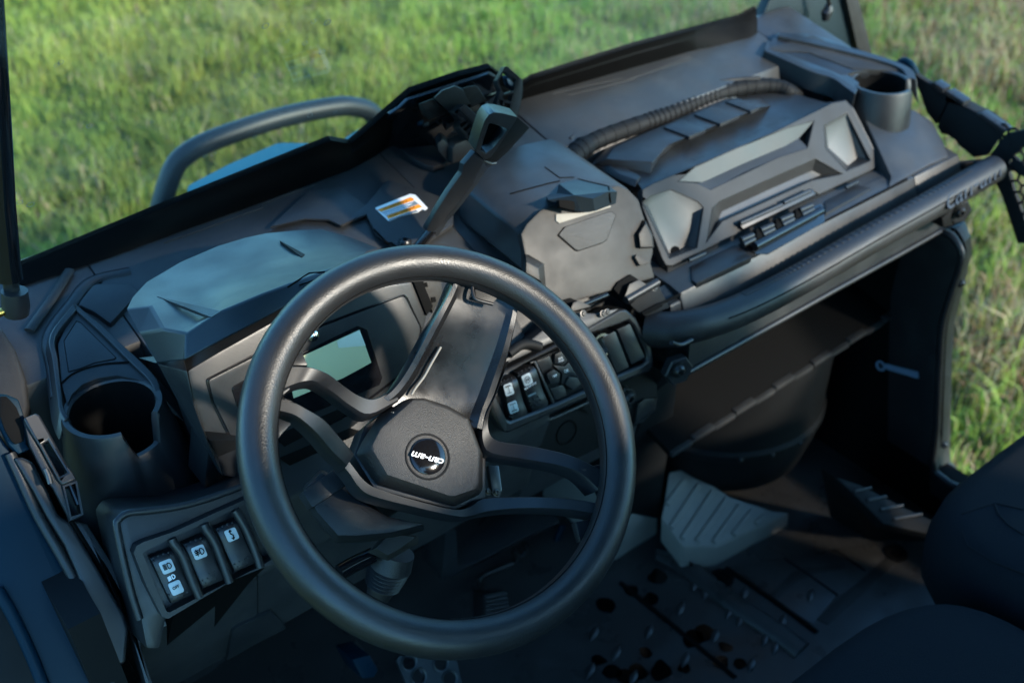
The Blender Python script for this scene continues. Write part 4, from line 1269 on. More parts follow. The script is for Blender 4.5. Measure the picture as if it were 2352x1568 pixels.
# top: crest plane, raised hump with panels
topP = zp(-.719)
crest = zF(640, 800, 700, 765, 1000, 640, 1400, 468, 1760, 290, 1838, 275)
tb = zF(345, 650, 420, 560, 700, 440, 1130, 260, 1400, 215, 1560, 245)
vs, fs = loft([ons(crest, off(topP, 0)), [on(p, pl) for p, pl in zip(zF(620, 770, 690, 715, 800, 620, 1280, 395, 1450, 330, 1720, 290), [zp(-.7215)]*6)], ons(tb, zp(-.722)), [p+V((0, .01, -.07)) for p in ons(tb, zp(-.722))]], False, False, closed=False)
mk('lid_top', vs, fs, 'plastic', SB, sharp=20)
hb_ = zF(350, 655, 430, 555, 700, 440, 1130, 262, 1330, 262, 1400, 310, 1290, 355, 830, 545, 740, 620, 690, 712)
ht_ = zF(430, 620, 470, 560, 720, 452, 1130, 278, 1300, 285, 1345, 315, 1270, 345, 800, 535, 770, 560, 700, 640)
frust('lid_hump', hb_, zp(-.7215), ht_, zp(-.708), 'plastic', SB, bevel=.002)
for q in (zF(765, 432, 918, 490, 1015, 448, 870, 385), zF(945, 358, 1100, 415, 1215, 365, 1055, 310), zF(1130, 282, 1280, 340, 1330, 318, 1200, 262)):
    pslab('hump_panel', q, zp(-.708), .006, 'plastic', SB, bevel=.001, lift=.003)
frust('left_bulge', zF(345, 650, 400, 610, 640, 735, 600, 790, 480, 735), zp(-.724), zF(420, 630, 450, 618, 630, 722, 610, 745, 500, 705), zp(-.717), 'plastic', SB)
# row of fine ticks along the crest
tk = []
for i in range(27):
    t = i/26
    p = (zF(900, 632)[0][0]*(1-t)+zF(1470, 378)[0][0]*t, zF(900, 632)[0][1]*(1-t)+zF(1470, 378)[0][1]*t)
    a = on(p, zp(-.7205)); 
    tk.append(stroke_vf([a, a+V((.004, -.009 if i % 4 else -.014, .0006))], V((0, 0, 1)), .0012))
vs, fs = joinm(tk)
o = mk('crest_tick', vs, fs, 'plastic_dark', SB)
o['kind'] = 'stuff'
# carry handle with its ribs
hp = [on(p, zp(z)) for p, z in zip(zF(170, 720, 205, 640, 290, 560, 400, 500, 600, 428, 780, 365, 960, 285, 1130, 225, 1300, 195, 1430, 198, 1510, 232, 1555, 262),
                                   [-.728, -.716, -.711, -.710, -.711, -.713, -.713, -.713, -.713, -.716, -.724, -.745])]
hpts = spline(hp, 6)
hrad = [.0155 if i < 14 else .0130 if i < 50 else .012 for i in range(len(hpts))]
HN = tube('carry_handle', hpts, hrad, 'plastic_dark', SB, seg=14)
for i, p in enumerate(hpts[4:-6]):
    k = i+4
    t = (hpts[k+1]-hpts[k-1]).normalized()
    big = 27 <= k <= 39
    if k % 2 and not big:
        continue
    r = hrad[k]*(1.08 if big else 1.05)
    lathe('grip_rib', p, t, [(r*.9, -.0042), (r, -.003), (r, .003), (r*.9, .0042)], 'plastic_dark', HN, seg=14, cap0=False, cap1=False)
# latch with steel pins
LP = off(FP, .004)
la = frust('latch', zF(1200, 985, 1640, 790, 1672, 835, 1232, 1050), off(FP, -.004), zF(1208, 998, 1638, 800, 1662, 828, 1235, 1032), off(FP, .007), 'plastic_satin', SB, bevel=.002)
tube('latch_ridge', ons(zF(1215, 1000, 1460, 890), off(FP, .008)), .003, 'plastic_satin', la)
tube('latch_ridge', ons(zF(1470, 880, 1625, 808), off(FP, .008)), .003, 'plastic_satin', la)
lb0 = zF(1215, 1060, 1690, 850, 1715, 900, 1712, 1000, 1380, 1182, 1290, 1180, 1215, 1120)
lpl = tl(.805, -.797, -.06, -.035)
lt2 = pslab('latch_base', zF(1215, 1110, 1300, 1060, 1690, 880, 1705, 905, 1716, 990, 1385, 1175, 1310, 1182), off(lpl, .004), .008, 'gloss_black', SB, bevel=.002)
tube('latch_bar', ons(zF(1300, 1135, 1692, 925), off(lpl, .012)), .0062, 'gloss_black', lt2)
for i in range(4):
    t = i/3
    cx_, cy_ = 1255+(1600-1255)*t, 1080+(905-1080)*t
    a, b = zF(cx_-35, cy_+18, cx_+35, cy_-12)
    tube('latch_pin', ons([a, b], off(lpl, .014)), .0040, 'bolt', la)
    a, b = zF(cx_-25, cy_+45, cx_+40, cy_+12)
    tube('latch_pin', ons([a, b], off(lpl, .012)), .0045, 'bolt', la)
    if i < 3:
        pslab('latch_tooth', zF(cx_+55, cy_-50, cx_+90, cy_-65, cx_+95, cy_+8, cx_+60, cy_+25), off(lpl, .014), .012, 'black', la, bevel=.001)
for q in (zF(915, 1218, 1010, 1175), zF(1835, 790, 1905, 755)):
    tube('rim_clip', ons(q, yp(.815)), .0026, 'bolt', SB)
# ================================================================== passenger dash: ledge, pocket, seam
tube('dash_seam', [on(p, yp(.7835)) for p in zF(735, 1475, 800, 1446, 1300, 1195, 1720, 985, 2195, 742)], .0022, 'black')
pslab('box_ledge', zF(920, 1250, 1190, 1120, 1285, 1195, 960, 1350, 930, 1330), zp(-.801), .01, 'plastic', bevel=.002)
pslab('box_ledge', zF(1710, 870, 1900, 770, 1990, 790, 1720, 940), zp(-.801), .01, 'plastic', bevel=.002)
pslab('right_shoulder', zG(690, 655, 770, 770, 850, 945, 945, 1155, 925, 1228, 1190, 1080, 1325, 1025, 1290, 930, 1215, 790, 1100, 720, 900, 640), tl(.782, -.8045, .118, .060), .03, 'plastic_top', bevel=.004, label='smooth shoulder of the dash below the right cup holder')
# panel below the seam and the pocket under it
GF = yp(.772)
gl_out = [(1505, 800), (1535, 700), (1740, 590), (2150, 372), (2210, 440), (2220, 520), (2165, 530), (1575, 858), (1552, 885)]
PGL = tl(.7835, -.8065, -.33, -.94)
slab('glove_panel', [on(p, PGL) for p in [(1540, 702), (1740, 601), (2060, 432), (2155, 385), (2210, 470), (2163, 529), (1870, 692), (1575, 858), (1545, 800)]], (0, .03, .01), 'plastic', bevel=.003, label='flat dash panel above the open glove pocket')
tube('glove_lip', [on(p, off(PGL, .001)) for p in zH(352, 1046, 700, 852, 1100, 628, 1400, 462, 1612, 342)], .0042, 'plastic_satin')
tube('glove_edge', spline([on(p, yp(y)) for p, y in zip(zH(1608, 345, 1580, 372, 1540, 470, 1500, 600, 1482, 680, 1462, 712), [.745, .76, .775, .79, .80, .80])], 5), .004, 'plastic_satin')
# shelf with a notched front edge
sf = zH(276, 1438, 330, 1400, 1440, 708, 1476, 690)
SY = .80
a0, a1 = on(sf[0], yp(SY)), on(sf[-1], yp(SY))
shv = slab('shelf', [a0+V((0, 0, .004)), a1+V((0, 0, .004)), a1+V((0, .36, .10)), a0+V((0, .36, .10))], (0, 0, -.012), 'black', bevel=.002, label='open glove pocket shelf with a notched front lip')  # black on shelf and pocket back paints the shade in the pocket
for i in range(13):
    t0, t1 = (i+.01)/13, (i+.99)/13
    up = .0025 if i % 2 else -.0005
    p0, p1 = a0+(a1-a0)*t0, a0+(a1-a0)*t1
    vs, fs = box_vf((p0+p1)/2+V((0, 0, up)), (p1-p0)/2, V((0, .006, 0)), V((0, 0, .0045)))
    mk('shelf_lip', vs, fs, 'plastic_top', shv, bevel=.002)  # paler plastic stands in for light caught on the lip
slab('pocket_back', [V((.90, 1.08, -.90)), V((1.50, 1.08, -.90)), V((1.50, 1.12, -1.12)), V((.90, 1.12, -1.12))], (0, .04, 0), 'black', bevel=0)

# ================================================================== grab bar
gp = [on(p, yp(y)) for p, y in zip([(1488, 752), (1530, 757), (1590, 748), (1660, 728), (1740, 693), (1840, 640), (2000, 548), (2150, 464), (2240, 412), (2282, 388)],
                                   [.785, .765, .748, .738, .732, .730, .729, .729, .729, .730])]
gpts = spline(gp, 6)
grads = [.0215+.003*max(0, 1-i/16) for i in range(len(gpts))]
GB = tube('grab_bar', gpts, grads, 'rubber', seg=20, label='long black rubber-covered grab bar in front of the passenger seat')
cap_t = (gpts[-1]-gpts[-2]).normalized()
lathe('bar_end', gpts[-1]-cap_t*.002, cap_t, [(.0213, 0), (.0190, .006), (.012, .0105), (.004, .012)], 'rubber', GB, seg=20)
# fine scallops along its upper side and a groove along its face
for i in range(22, len(gpts)-8):
    a, b = gpts[i], gpts[i+1]
    for j in range(2):
        p = a+(b-a)*(j/2)
        t = (b-a).normalized()
        sfc = V((0, .25, 1)); sfc = (sfc-t*sfc.dot(t)).normalized()
        vs, fs = box_vf(p+sfc*.0210, t*.0028, t.cross(sfc)*.006, sfc*.0010)
        mk('scallop', vs, fs, 'rubber', GB, bevel=.0008, seg=1)
view = (-fw)
gr = []
for p in gpts[17:-10]:
    v = (V((0, 0, 0))-p).normalized()
    v = V((0, v.y*1.0, v.z*.55)).normalized()
    gr.append(p+v*.0214)
tube('groove', gr, .0011, 'black', GB, seg=6)
# lettering on the right end
i0, i1 = len(gpts)-14, len(gpts)-1
pa, pb = gpts[-15], gpts[-1]
t = (pb-pa).normalized()
vdir = (-(pa+pb)/2).normalized()
n = (vdir-t*vdir.dot(t)).normalized()
u = n.cross(t)
LBAR = (pa+n*.0208, n)
ptext('bar_lettering', 'can-am', zR(335, 1330)[0], zR(790, 1035)[0], zR(330, 1195)[0], LBAR, 'plastic_satin', GB, lift=-.001, extr=.0032, bold=.0)
# brackets and bolts
b1_ = slab('bar_bracket', [on(p, yp(y)) for p, y in zip(zH(170, 830, 285, 880, 390, 868, 372, 1000, 355, 1065, 300, 1085, 262, 1040, 215, 1110, 200, 940), [.795, .765, .733, .733, .733, .733, .755, .795, .795])], (0, .05, 0), 'plastic_dark', GB, bevel=.004)
bolt(on(zH(320, 1030)[0], yp(.7255)), V((-.25, -.95, .15)), .0085, GB, 'bolt')
lathe('bolt_boss', on(zH(320, 1032)[0], yp(.7295)), V((-.25, -.95, .15)), [(.021, -.01), (.021, .001), (.019, .003), (.001, .003)], 'plastic', GB, seg=6)
pslab('bar_gap_shade', zR(205, 945, 400, 905, 575, 890, 600, 930, 440, 1020, 285, 1108), zp(-.832), .02, 'black', GB, bevel=.002)  # black slab stands in for the dark gap between bar and dash
pslab('bar_arm', zR(400, 905, 575, 888, 715, 878, 770, 905, 600, 940, 575, 905, 430, 915), zp(-.818), .015, 'rubber', GB, bevel=.004)
slab('bar_bracket', [on(p, yp(.722)) for p in zR(300, 1390, 400, 1290, 470, 1250, 492, 1330, 440, 1400, 390, 1450, 310, 1470)], (0, .05, 0), 'plastic_dark', GB, bevel=.003)
bolt(on(zR(447, 1332)[0], yp(.716)), V((-.4, -.9, .1)), .0085, GB, 'bolt')
lathe('bolt_boss', on(zR(447, 1332)[0], yp(.720)), V((-.4, -.9, .1)), [(.020, -.012), (.020, .001), (.018, .003), (.001, .003)], 'plastic', GB, seg=6)
tube('bar_clip', spline([on(p, yp(.728)) for p in zH(285, 895, 330, 905, 385, 880)], 4), .003, 'plastic_satin', GB)

# ================================================================== right door pillar trim and footwell
inn_ = zH(1612, 345, 1650, 365, 1692, 420, 1700, 490, 1650, 650, 1608, 800, 1594, 1000, 1582, 1300, 1575, 1520, 1800, 1660, 1795, 1790)
out_ = zH(1662, 318, 1722, 300, 1752, 372, 1757, 455, 1712, 640, 1672, 800, 1660, 1000, 1650, 1430, 1655, 1480, 1772, 1600, 1765, 1720)
ri = [on(p, xp(1.445)) for p in inn_]
ro = [on(p, xp(1.490)) for p in out_]
rings = []
for a, b in zip(ri, ro):
    rings.append([a+V((0, .10, 0)), a, b, b+V((0, .10, 0))])
vs, fs = loft(rings)
PT = mk('pillar_trim', vs, fs, 'plastic', sharp=40, bevel=.003, label='curved trim of the right door opening')
tube('trim_edge', spline([a+V((-.002, -.003, 0)) for a in ri], 3), .0058, 'plastic_satin', PT)
tube('trim_gap', spline([a+(b-a)*.33+V((0, -.001, 0)) for a, b in zip(ri, ro)], 3), .0022, 'black', PT)
for q in zH(1705, 605, 1622, 1395):
    c = on(q, xp(1.468))
    bolt(c, V((-.5, -.85, .1)), .006, PT, 'steel', 'screw')
slab('kick_panel', [p+V((.004, .02, 0)) for p in ri]+[V((1.449, ri[-1].y, -1.47)), V((1.449, 1.19, -1.47)), V((1.449, 1.19, -.90))], (.03, 0, 0), 'black', bevel=0)
# printed marking on the kick panel
KPL = xp(1.4435)
kz = cv(1959.9, 796.2, .1042)
KM = pslab('moulding_mark', kz(705, 370, 1430, 560, 1440, 700, 1380, 690, 720, 490), KPL, .001, 'print_blue', bevel=0, label='faint printed mark on the dark kick panel')
lathe('mark_ring', on(kz(600, 420)[0], KPL), V((-1, 0, 0)), [(.010, -.001), (.010, .0006), (.006, .0006), (.0055, -.001)], 'print_blue', KM, seg=20)
# wheel-arch drum
DC = V((1.245, .985, -1.42))
DR_ = lathe('wheel_arch_drum', DC, (0, 0, 1), [(.08, .0), (.135, .012), (.172, .045), (.186, .10), (.188, .13), (.194, .136), (.194, .146), (.188, .152), (.188, .30)], 'plastic_dark', seg=56, cap0=True, cap1=False, label='rounded dark bulge of the wheel arch in the footwell')
for a_ in (235, 252, 270):
    a = radians(a_)
    bolt(DC+V((cos(a)*.194, sin(a)*.194, .141)), V((cos(a), sin(a), 0)), .004, DR_, 'bolt', 'screw')
slab('footwell_step', [on(p, yp(.86)) for p in zJ(1085, 465, 1200, 420, 1310, 355, 1360, 530, 1050, 560)], (0, .1, 0), 'plastic', bevel=.003)
# ribbed footrest
FRP = tl(.79, -1.405, .10, .062)
ft = zJ(415, 420, 440, 240, 545, 220, 770, 372, 1000, 450, 1092, 458, 700, 645, 515, 640, 400, 490)
fb = [p+V((0, .0, -.05)) for p in ons(ft, FRP)]
FR_ = slab('footrest', ons(ft, FRP), (0, -.004, -.055), 'foot_grey', bevel=.005, label='dusty grey ribbed footrest in the passenger footwell')
for a in ((530, 280, 428, 420), (605, 310, 448, 548), (680, 345, 510, 605), (755, 385, 590, 618), (825, 420, 678, 625), (890, 450, 785, 582), (960, 478, 905, 522)):
    p, q = ons(zJ(*a), off(FRP, .001))
    d = q-p
    s = d.cross(nrm(FRP)).normalized()*.0055
    n_ = nrm(FRP)*.0045
    vs, fs = loft([[p-s, p+s, q+s, q-s], [p-s*.7+d*.03+n_, p+s*.7+d*.03+n_, q+s*.7-d*.03+n_, q-s*.7-d*.03+n_]])
    mk('rib', vs, fs, 'foot_grey', FR_, bevel=.0015)
# dark footrest by the door
R2 = tl(.60, -1.345, .10, .055)
rf = pslab('footrest', zJ(1335, 268, 1470, 310, 1700, 430, 1955, 545, 1950, 575, 1890, 588, 1600, 522, 1365, 292), R2, .02, 'plastic_dark', bevel=.004, label='dark footrest beside the right door opening')
slab('footrest_wall', [on(p, pl) for p, pl in zip(zJ(1335, 268, 1365, 292, 1600, 522, 1890, 588, 1955, 572, 1945, 612, 1545, 605, 1380, 530), [R2, R2, R2, R2, R2, zp(-1.449), zp(-1.449), zp(-1.449)])], (0, .03, -.002), 'plastic_dark', rf, bevel=.003)
for a in ((1440, 345, 1530, 325), (1510, 395, 1610, 372), (1580, 445, 1700, 420), (1650, 495, 1800, 468)):
    tube('rib', ons(zJ(*a), off(R2, .001)), .0026, 'plastic', rf)

# ================================================================== floor details
FZ = zp(-1.4495)
def lug(c, ang=None, big=1):
    p = on(c, FZ)
    a = radians(28) if ang is None else ang
    d = V((cos(a), sin(a), 0))*.020*big
    s = V((-sin(a), cos(a), 0))*.0065*big
    base = [p+d, p+d*.3+s, p-d*.3+s, p-d, p-d*.3-s, p+d*.3-s]
    topr = [p+(q-p)*.6+V((0, 0, .004)) for q in base]
    vs, fs = loft([base, topr])
    return mk('floor_lug', vs, fs, 'lug', floor, bevel=.001, seg=1)
for q in zJ(1855, 680, 1205, 905, 850, 890, 505, 975, 335, 1100, 160, 1215, 530, 1250, 690, 1125, 1055, 1045, 580, 850, 640, 890, 765, 995, 825, 1035, 960, 1140, 1015, 1185, 885, 1280, 40, 1110, 20, 1310, 250, 1350):
    lug(q)
tube('floor_groove', ons(zJ(180, 838, 480, 1080, 800, 1348), FZ), .004, 'black', floor)
tube('floor_groove', ons(zJ(750, 758, 1000, 930, 1240, 1105), FZ), .0045, 'black', floor)
tube('floor_groove', ons(zJ(1060, 705, 1200, 800, 1350, 905), FZ), .0022, 'black', floor)
tube('floor_groove', ons(zJ(1330, 660, 1500, 775), FZ), .0022, 'black', floor)
tube('tunnel_ridge', spline([on(p, zp(-1.448)) for p in zJ(400, 672, 560, 770, 700, 880, 830, 975, 1000, 1085, 1160, 1200)], 4), .019, 'floor_rubber', floor, flat=.55)
for q in zJ(728, 812, 1662, 682):
    lathe('floor_plug', on(q, FZ), (0, 0, 1), [(.020, 0), (.020, .002), (.012, .003), (.010, -.002), (.004, -.001), (.001, .003)], 'black', floor, seg=24)
for px in (zJ(960, 918, 1110, 775, 1180, 755, 1385, 738, 1400, 762, 1230, 790, 1140, 830, 1010, 938), zJ(1235, 1030, 1610, 700, 1668, 728, 1300, 1060)):
    pslab('floor_band', px, zp(-1.4485), .002, 'plastic_dusty', floor, bevel=.0006)
pslab('floor_mat_panel', zJ(790, 745, 1060, 705, 1330, 655, 1540, 625, 1640, 720, 1340, 905, 1220, 1060, 1000, 930), FZ, .003, 'floor_rubber', floor, bevel=.002, lift=.0005)

wet = []
for k, q in enumerate(zJ(320, 1210, 140, 1310, 275, 1315, 400, 1310, 525, 1295, 640, 1110, 570, 1140, 745, 1180, 830, 1270, 340, 930, 100, 950, 380, 800, 240, 880, 60, 1250, 210, 1340, 720, 1260)):
    c = on(q, zp(-1.4485))
    R_ = random.uniform(.010, .024)
    ring = spline([c+V((cos(2*pi*i/7), sin(2*pi*i/7), 0))*R_*random.uniform(.65, 1.1) for i in range(7)], 4, True)
    wet.append((ring, [tuple(range(len(ring)))]))
vs, fs = joinm(wet)
o = mk('wet_patch', vs, fs, 'wet', floor)
o['kind'] = 'stuff'

# driver's side under the wheel
slab('driver_shelf', [on(p, yp(.88)) for p in zK(1010, 855, 1030, 530, 1110, 520, 1120, 760, 1260, 735, 1480, 610, 1800, 450, 1810, 470, 1260, 745, 1050, 855)], (0, .05, 0), 'plastic', bevel=.003, label='notched ledge under the dash seen through the steering wheel')
slab('knee_panel', [on(p, pl) for p, pl in zip([(480, 1010), (560, 1010), (720, 1030), (690, 1180), (560, 1180), (470, 1120)], [yp(.80), yp(.80), yp(.82), yp(.86), yp(.84), yp(.80)])], (0, .04, 0), 'plastic_dark', bevel=.003)
tube('wire_loop', spline([on(p, yp(.99)) for p in zK(1305, 960, 1268, 850, 1400, 780, 1500, 735, 1490, 650, 1530, 700, 1575, 660, 1560, 620)], 6), .004, 'bolt', label='bent wire loop below the dash')
tube('column_brace', [on(p, yp(1.0)) for p in zK(1830, 480, 1640, 930)], .006, 'blue_dark')
BPL = tl(.80, -1.22, .05, .06)
bq = zK(700, 1400, 720, 1372, 1090, 1392, 1112, 1410, 1145, 1560, 1110, 1640, 800, 1640)
holes = [circ(on(q, BPL), nrm(BPL), .0095, 14) for q in zK(785, 1415, 1000, 1420, 850, 1512, 1060, 1525)]
bp_ = plate('brake_pedal', ons(bq, BPL), holes, -nrm(BPL)*.006, 'steel', label='metal pedal with round holes')
bp_.data.materials[0] = MAT['bar_steel']
for q in zK(785, 1415, 1000, 1420, 850, 1512, 1060, 1525):
    lathe('hole_rim', on(q, BPL), nrm(BPL), [(.0125, -.001), (.0115, .002), (.0095, .001), (.009, -.004)], 'bar_steel', bp_, seg=18, cap0=False, cap1=False)
tube('pedal_arm', [on(zK(900, 1450)[0], off(BPL, -.008)), on(zK(930, 1250)[0], yp(1.1))], .009, 'bolt', bp_)
ap = slab('clutch_stop', [on(p, tl(.86, -1.2, .05, .08)) for p in zK(400, 1395, 520, 1365, 580, 1470, 550, 1520, 470, 1530)], (0, .05, -.02), 'blue_dark', bevel=.003, label='small blue-grey stop block on the driver floor')
tube('stop_stem', ons(zK(400, 1275, 440, 1320, 480, 1380), yp(.95)), .005, 'steel', ap)
tp_ = slab('throttle_pedal', [on(p, tl(.95, -1.25, .06, .10)) for p in zK(1290, 960, 1440, 930, 1490, 1130, 1290, 1160)], (0, .03, -.02), 'rubber', bevel=.004, label='dark ribbed pedal seen through the wheel')
for i in range(6):
    tube('pedal_rib', ons(zK(1300, 980+28*i, 1445+4*i, 950+28*i), off(tl(.95, -1.25, .06, .10), .002)), .003, 'rubber', tp_)
slab('lower_cover', [on(p, tl(.80, -1.0, .03, -.1)) for p in zB(1590, 1220, 1620, 1190, 1860, 1075, 1965, 1195, 1740, 1310, 1550, 1420)], (0, .05, 0), 'plastic', bevel=.003, label='angled cover under the left switch panel')
slab('lower_dash', [on(p, pl) for p, pl in zip([(380, 1500), (470, 1470), (760, 1320), (690, 1250), (600, 1290), (400, 1400)], [yp(.80), yp(.80), yp(.84), yp(.80), yp(.76), yp(.74)])]+[], (0, .06, -.02), 'black', bevel=0)

# ================================================================== left switch panel
LPn = tl(.740, -.757, -.5, -.85)
body_o = zB(800, 480, 850, 410, 920, 395, 1200, 375, 1450, 310, 1640, 240, 1900, 120, 1960, 620, 1840, 700, 1700, 790, 1140, 1125, 1100, 1340, 1000, 1340, 960, 1130, 890, 900)
SBd = pslab('switch_panel', body_o, off(LPn, -.006), .10, 'plastic', bevel=.005, label='left switch panel with three rocker switches')
in_ = zB(975, 680, 1010, 655, 1180, 572, 1400, 475, 1610, 378, 1780, 300, 1900, 700, 1780, 770, 1560, 880, 1350, 985, 1160, 1085, 1140, 1080, 1060, 900)
out2 = zB(915, 680, 935, 630, 980, 605, 1200, 530, 1450, 415, 1900, 215, 1990, 730, 1850, 760, 1600, 860, 1150, 1128, 1110, 1115, 1000, 900)
fr = plate('panel_frame', ons(out2, off(LPn, .010)), [ons(in_, off(LPn, .010))], -nrm(LPn)*.03, 'plastic_satin', SBd)
mb = fr.modifiers.new('edge', 'BEVEL'); mb.width = .003; mb.limit_method = 'ANGLE'; mb.segments = 3
tube('panel_edge', spline(ons(zB(955, 1130, 885, 900, 800, 520, 812, 450, 880, 405, 1000, 392, 1200, 365, 1400, 315, 1650, 225), off(LPn, -.004)), 4), .0035, 'plastic', SBd)
sw = [zB(1015, 700, 1165, 645, 1305, 960, 1165, 1022), zB(1240, 605, 1385, 548, 1520, 860, 1375, 918), zB(1460, 500, 1600, 442, 1735, 745, 1595, 806)]
LT = ['left rocker switch with headlight symbols and the word OFF', 'rocker switch with a fog light symbol', 'rocker switch with a two-headed arrow symbol']
for i, c in enumerate(sw):
    r = rocker(c, off(LPn, .002), LT[i], h=.009)
    T1 = off(LPn, .0105); T2 = off(LPn, .0118)
    dots(c, TOPD, off(LPn, .010), r)
    if i == 0:
        tile(c, .26, .19, .84, .45, T1, r)
        tile(c, .24, .64, .80, .90, off(LPn, .0108), r)
        D = [(.60+.13*cos(a)*(1.0 if cos(a) > 0 else .25), .315+.058*sin(a)) for a in [2*pi*k/18 for k in range(19)]]
        icon(c, [D]+[[(.36, .268+.024*k), (.52, .268+.024*k)] for k in range(5)], T2, r, w=.0009)
        D2 = [(.58+.10*cos(a)*(1.0 if cos(a) > 0 else .3), .545+.042*sin(a)) for a in [2*pi*k/16 for k in range(17)]]
        icon(c, [D2]+[[(.34, .527+.022*k), (.50, .513+.022*k)] for k in range(4)], off(LPn, .0082), r, w=.0009, m='print_white')
        ptext('lettering', 'OFF', lin(c, .36, .795), lin(c, .68, .785), lin(c, .36, .735), T2, 'black', r, lift=0, extr=.0003, bold=.012)
        dots(c, [(.1, .84), (.88, .86), (.15, .93), (.4, .95), (.65, .95), (.88, .94)], off(LPn, .010), r)
    elif i == 1:
        tile(c, .26, .19, .84, .45, T1, r)
        D = [(.62+.14*cos(a)*(1.0 if cos(a) > 0 else .25), .315+.062*sin(a)) for a in [2*pi*k/18 for k in range(19)]]
        icon(c, [D]+[[(.34, .280+.035*k), (.55, .272+.035*k)] for k in range(3)]+[[(.43, .245), (.47, .30), (.42, .34), (.46, .385)]], T2, r, w=.0010)
        dots(c, BOTD+[(.6, .80), (.85, .79)], off(LPn, .010), r)
    else:
        tile(c, .34, .17, .88, .42, T1, r)
        icon(c, [[(.60, .20), (.56, .26), (.66, .31), (.61, .38)], [(.53, .225), (.60, .19), (.66, .225)], [(.54, .355), (.61, .395), (.68, .355)]], T2, r, w=.0012)
        dots(c, BOTD, off(LPn, .010), r)
for a in ((1175, 580, 1190, 620, 1250, 700, 1320, 880, 1365, 980), (1395, 480, 1410, 520, 1470, 610, 1540, 790, 1570, 880), (1605, 385, 1625, 420, 1685, 520, 1750, 680, 1780, 775)):
    tube('divider', spline(ons(zB(*a), off(LPn, .010)), 3), .0042, 'plastic_satin', SBd)

# ================================================================== left body side and door frame
BL = tl(.90, -.70, -.18, -.20)
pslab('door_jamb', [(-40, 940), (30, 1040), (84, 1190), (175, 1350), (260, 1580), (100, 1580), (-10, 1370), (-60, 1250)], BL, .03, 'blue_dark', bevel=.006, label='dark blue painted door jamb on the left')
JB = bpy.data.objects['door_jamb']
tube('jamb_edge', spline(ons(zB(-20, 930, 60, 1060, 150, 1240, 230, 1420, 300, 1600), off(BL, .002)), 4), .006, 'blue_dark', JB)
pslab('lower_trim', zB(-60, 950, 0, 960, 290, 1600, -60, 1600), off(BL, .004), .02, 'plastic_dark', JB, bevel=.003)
m1 = zB(95, 30, 150, 20, 230, 60, 330, 260, 400, 420, 480, 470, 620, 700, 720, 870, 850, 1100, 880, 1200, 860, 1430, 790, 1460, 735, 1430, 690, 1230, 600, 1010, 520, 800, 440, 620, 345, 470, 320, 430, 230, 260)
JT = pslab('jamb_trim', m1, BL, .03, 'plastic_satin', bevel=.007, seg=3, lift=.016, label='smooth black moulding along the left door opening')
tube('jamb_seam', spline(ons(zB(70, 0, 150, 180, 260, 420, 420, 700, 540, 930, 650, 1200, 760, 1580), off(BL, .006)), 4), .005, 'plastic', JT)
pslab('sill_trim', zB(500, 460, 600, 480, 700, 640, 800, 800, 940, 1100, 970, 1340, 1060, 1600, 1000, 1600, 900, 1250, 860, 1060, 700, 780), off(BL, .004), .03, 'plastic', bevel=.005)
# A-post cover at the far left
pslab('post_cover', [(-20, 770), (0, 745), (35, 800), (60, 870), (68, 930), (50, 1000), (20, 1010), (-20, 990)], tl(.99, -.70, -.2, -.12), .03, 'plastic_dusty', bevel=.01, seg=3, label='grained black cover of the left windshield post')
pslab('post_hole', zP(0, 225, 60, 222, 100, 260, 160, 330, 215, 460, 238, 570, 232, 660, 150, 692, 110, 660, 50, 560, 0, 420), BL, .004, 'black', bevel=.001, lift=.018)
pslab('post_flange', zP(-60, 190, 60, 200, 180, 250, 240, 430, 260, 700, 300, 740, 180, 790, 90, 700, 0, 520, -60, 400), BL, .02, 'blue_dark', bevel=.004, lift=.012)
# latch strap
LK = tl(.86, -.70, -.25, -.25)
lkp = off(LK, .006)
o_ = zP(228, 438, 360, 388, 390, 410, 480, 570, 660, 900, 715, 968, 755, 1045, 612, 1098, 560, 1030, 400, 730, 300, 570)
h_ = zP(415, 690, 470, 655, 662, 970, 590, 1008)
LKo = plate('door_latch_strap', ons(o_, lkp), [ons(h_, lkp)], -nrm(LK)*.014, 'plastic_satin', label='black slotted latch strap beside the left cup holder')
mb = LKo.modifiers.new('edge', 'BEVEL'); mb.width = .0018; mb.limit_method = 'ANGLE'; mb.segments = 2
o2 = zP(612, 1098, 755, 1048, 820, 1380, 690, 1438)
h2 = zP(635, 1110, 740, 1075, 795, 1370, 700, 1400)
plate('strap_end', ons(o2, off(LK, .004)), [ons(h2, off(LK, .004))], -nrm(LK)*.03, 'plastic_satin', LKo)
tube('strap_rod', ons(zP(690, 1090, 770, 1280), off(LK, -.002)), .003, 'gloss_black', LKo)
pslab('strap_side', zP(228, 440, 300, 570, 560, 1032, 612, 1100, 690, 1438, 520, 1120, 470, 1060, 290, 700), off(LK, .001), .01, 'plastic', LKo, bevel=.002)
tube('strap_clip', spline(ons(zP(445, 935, 470, 990, 495, 1080), off(LK, .004)), 3), .0025, 'steel', LKo)

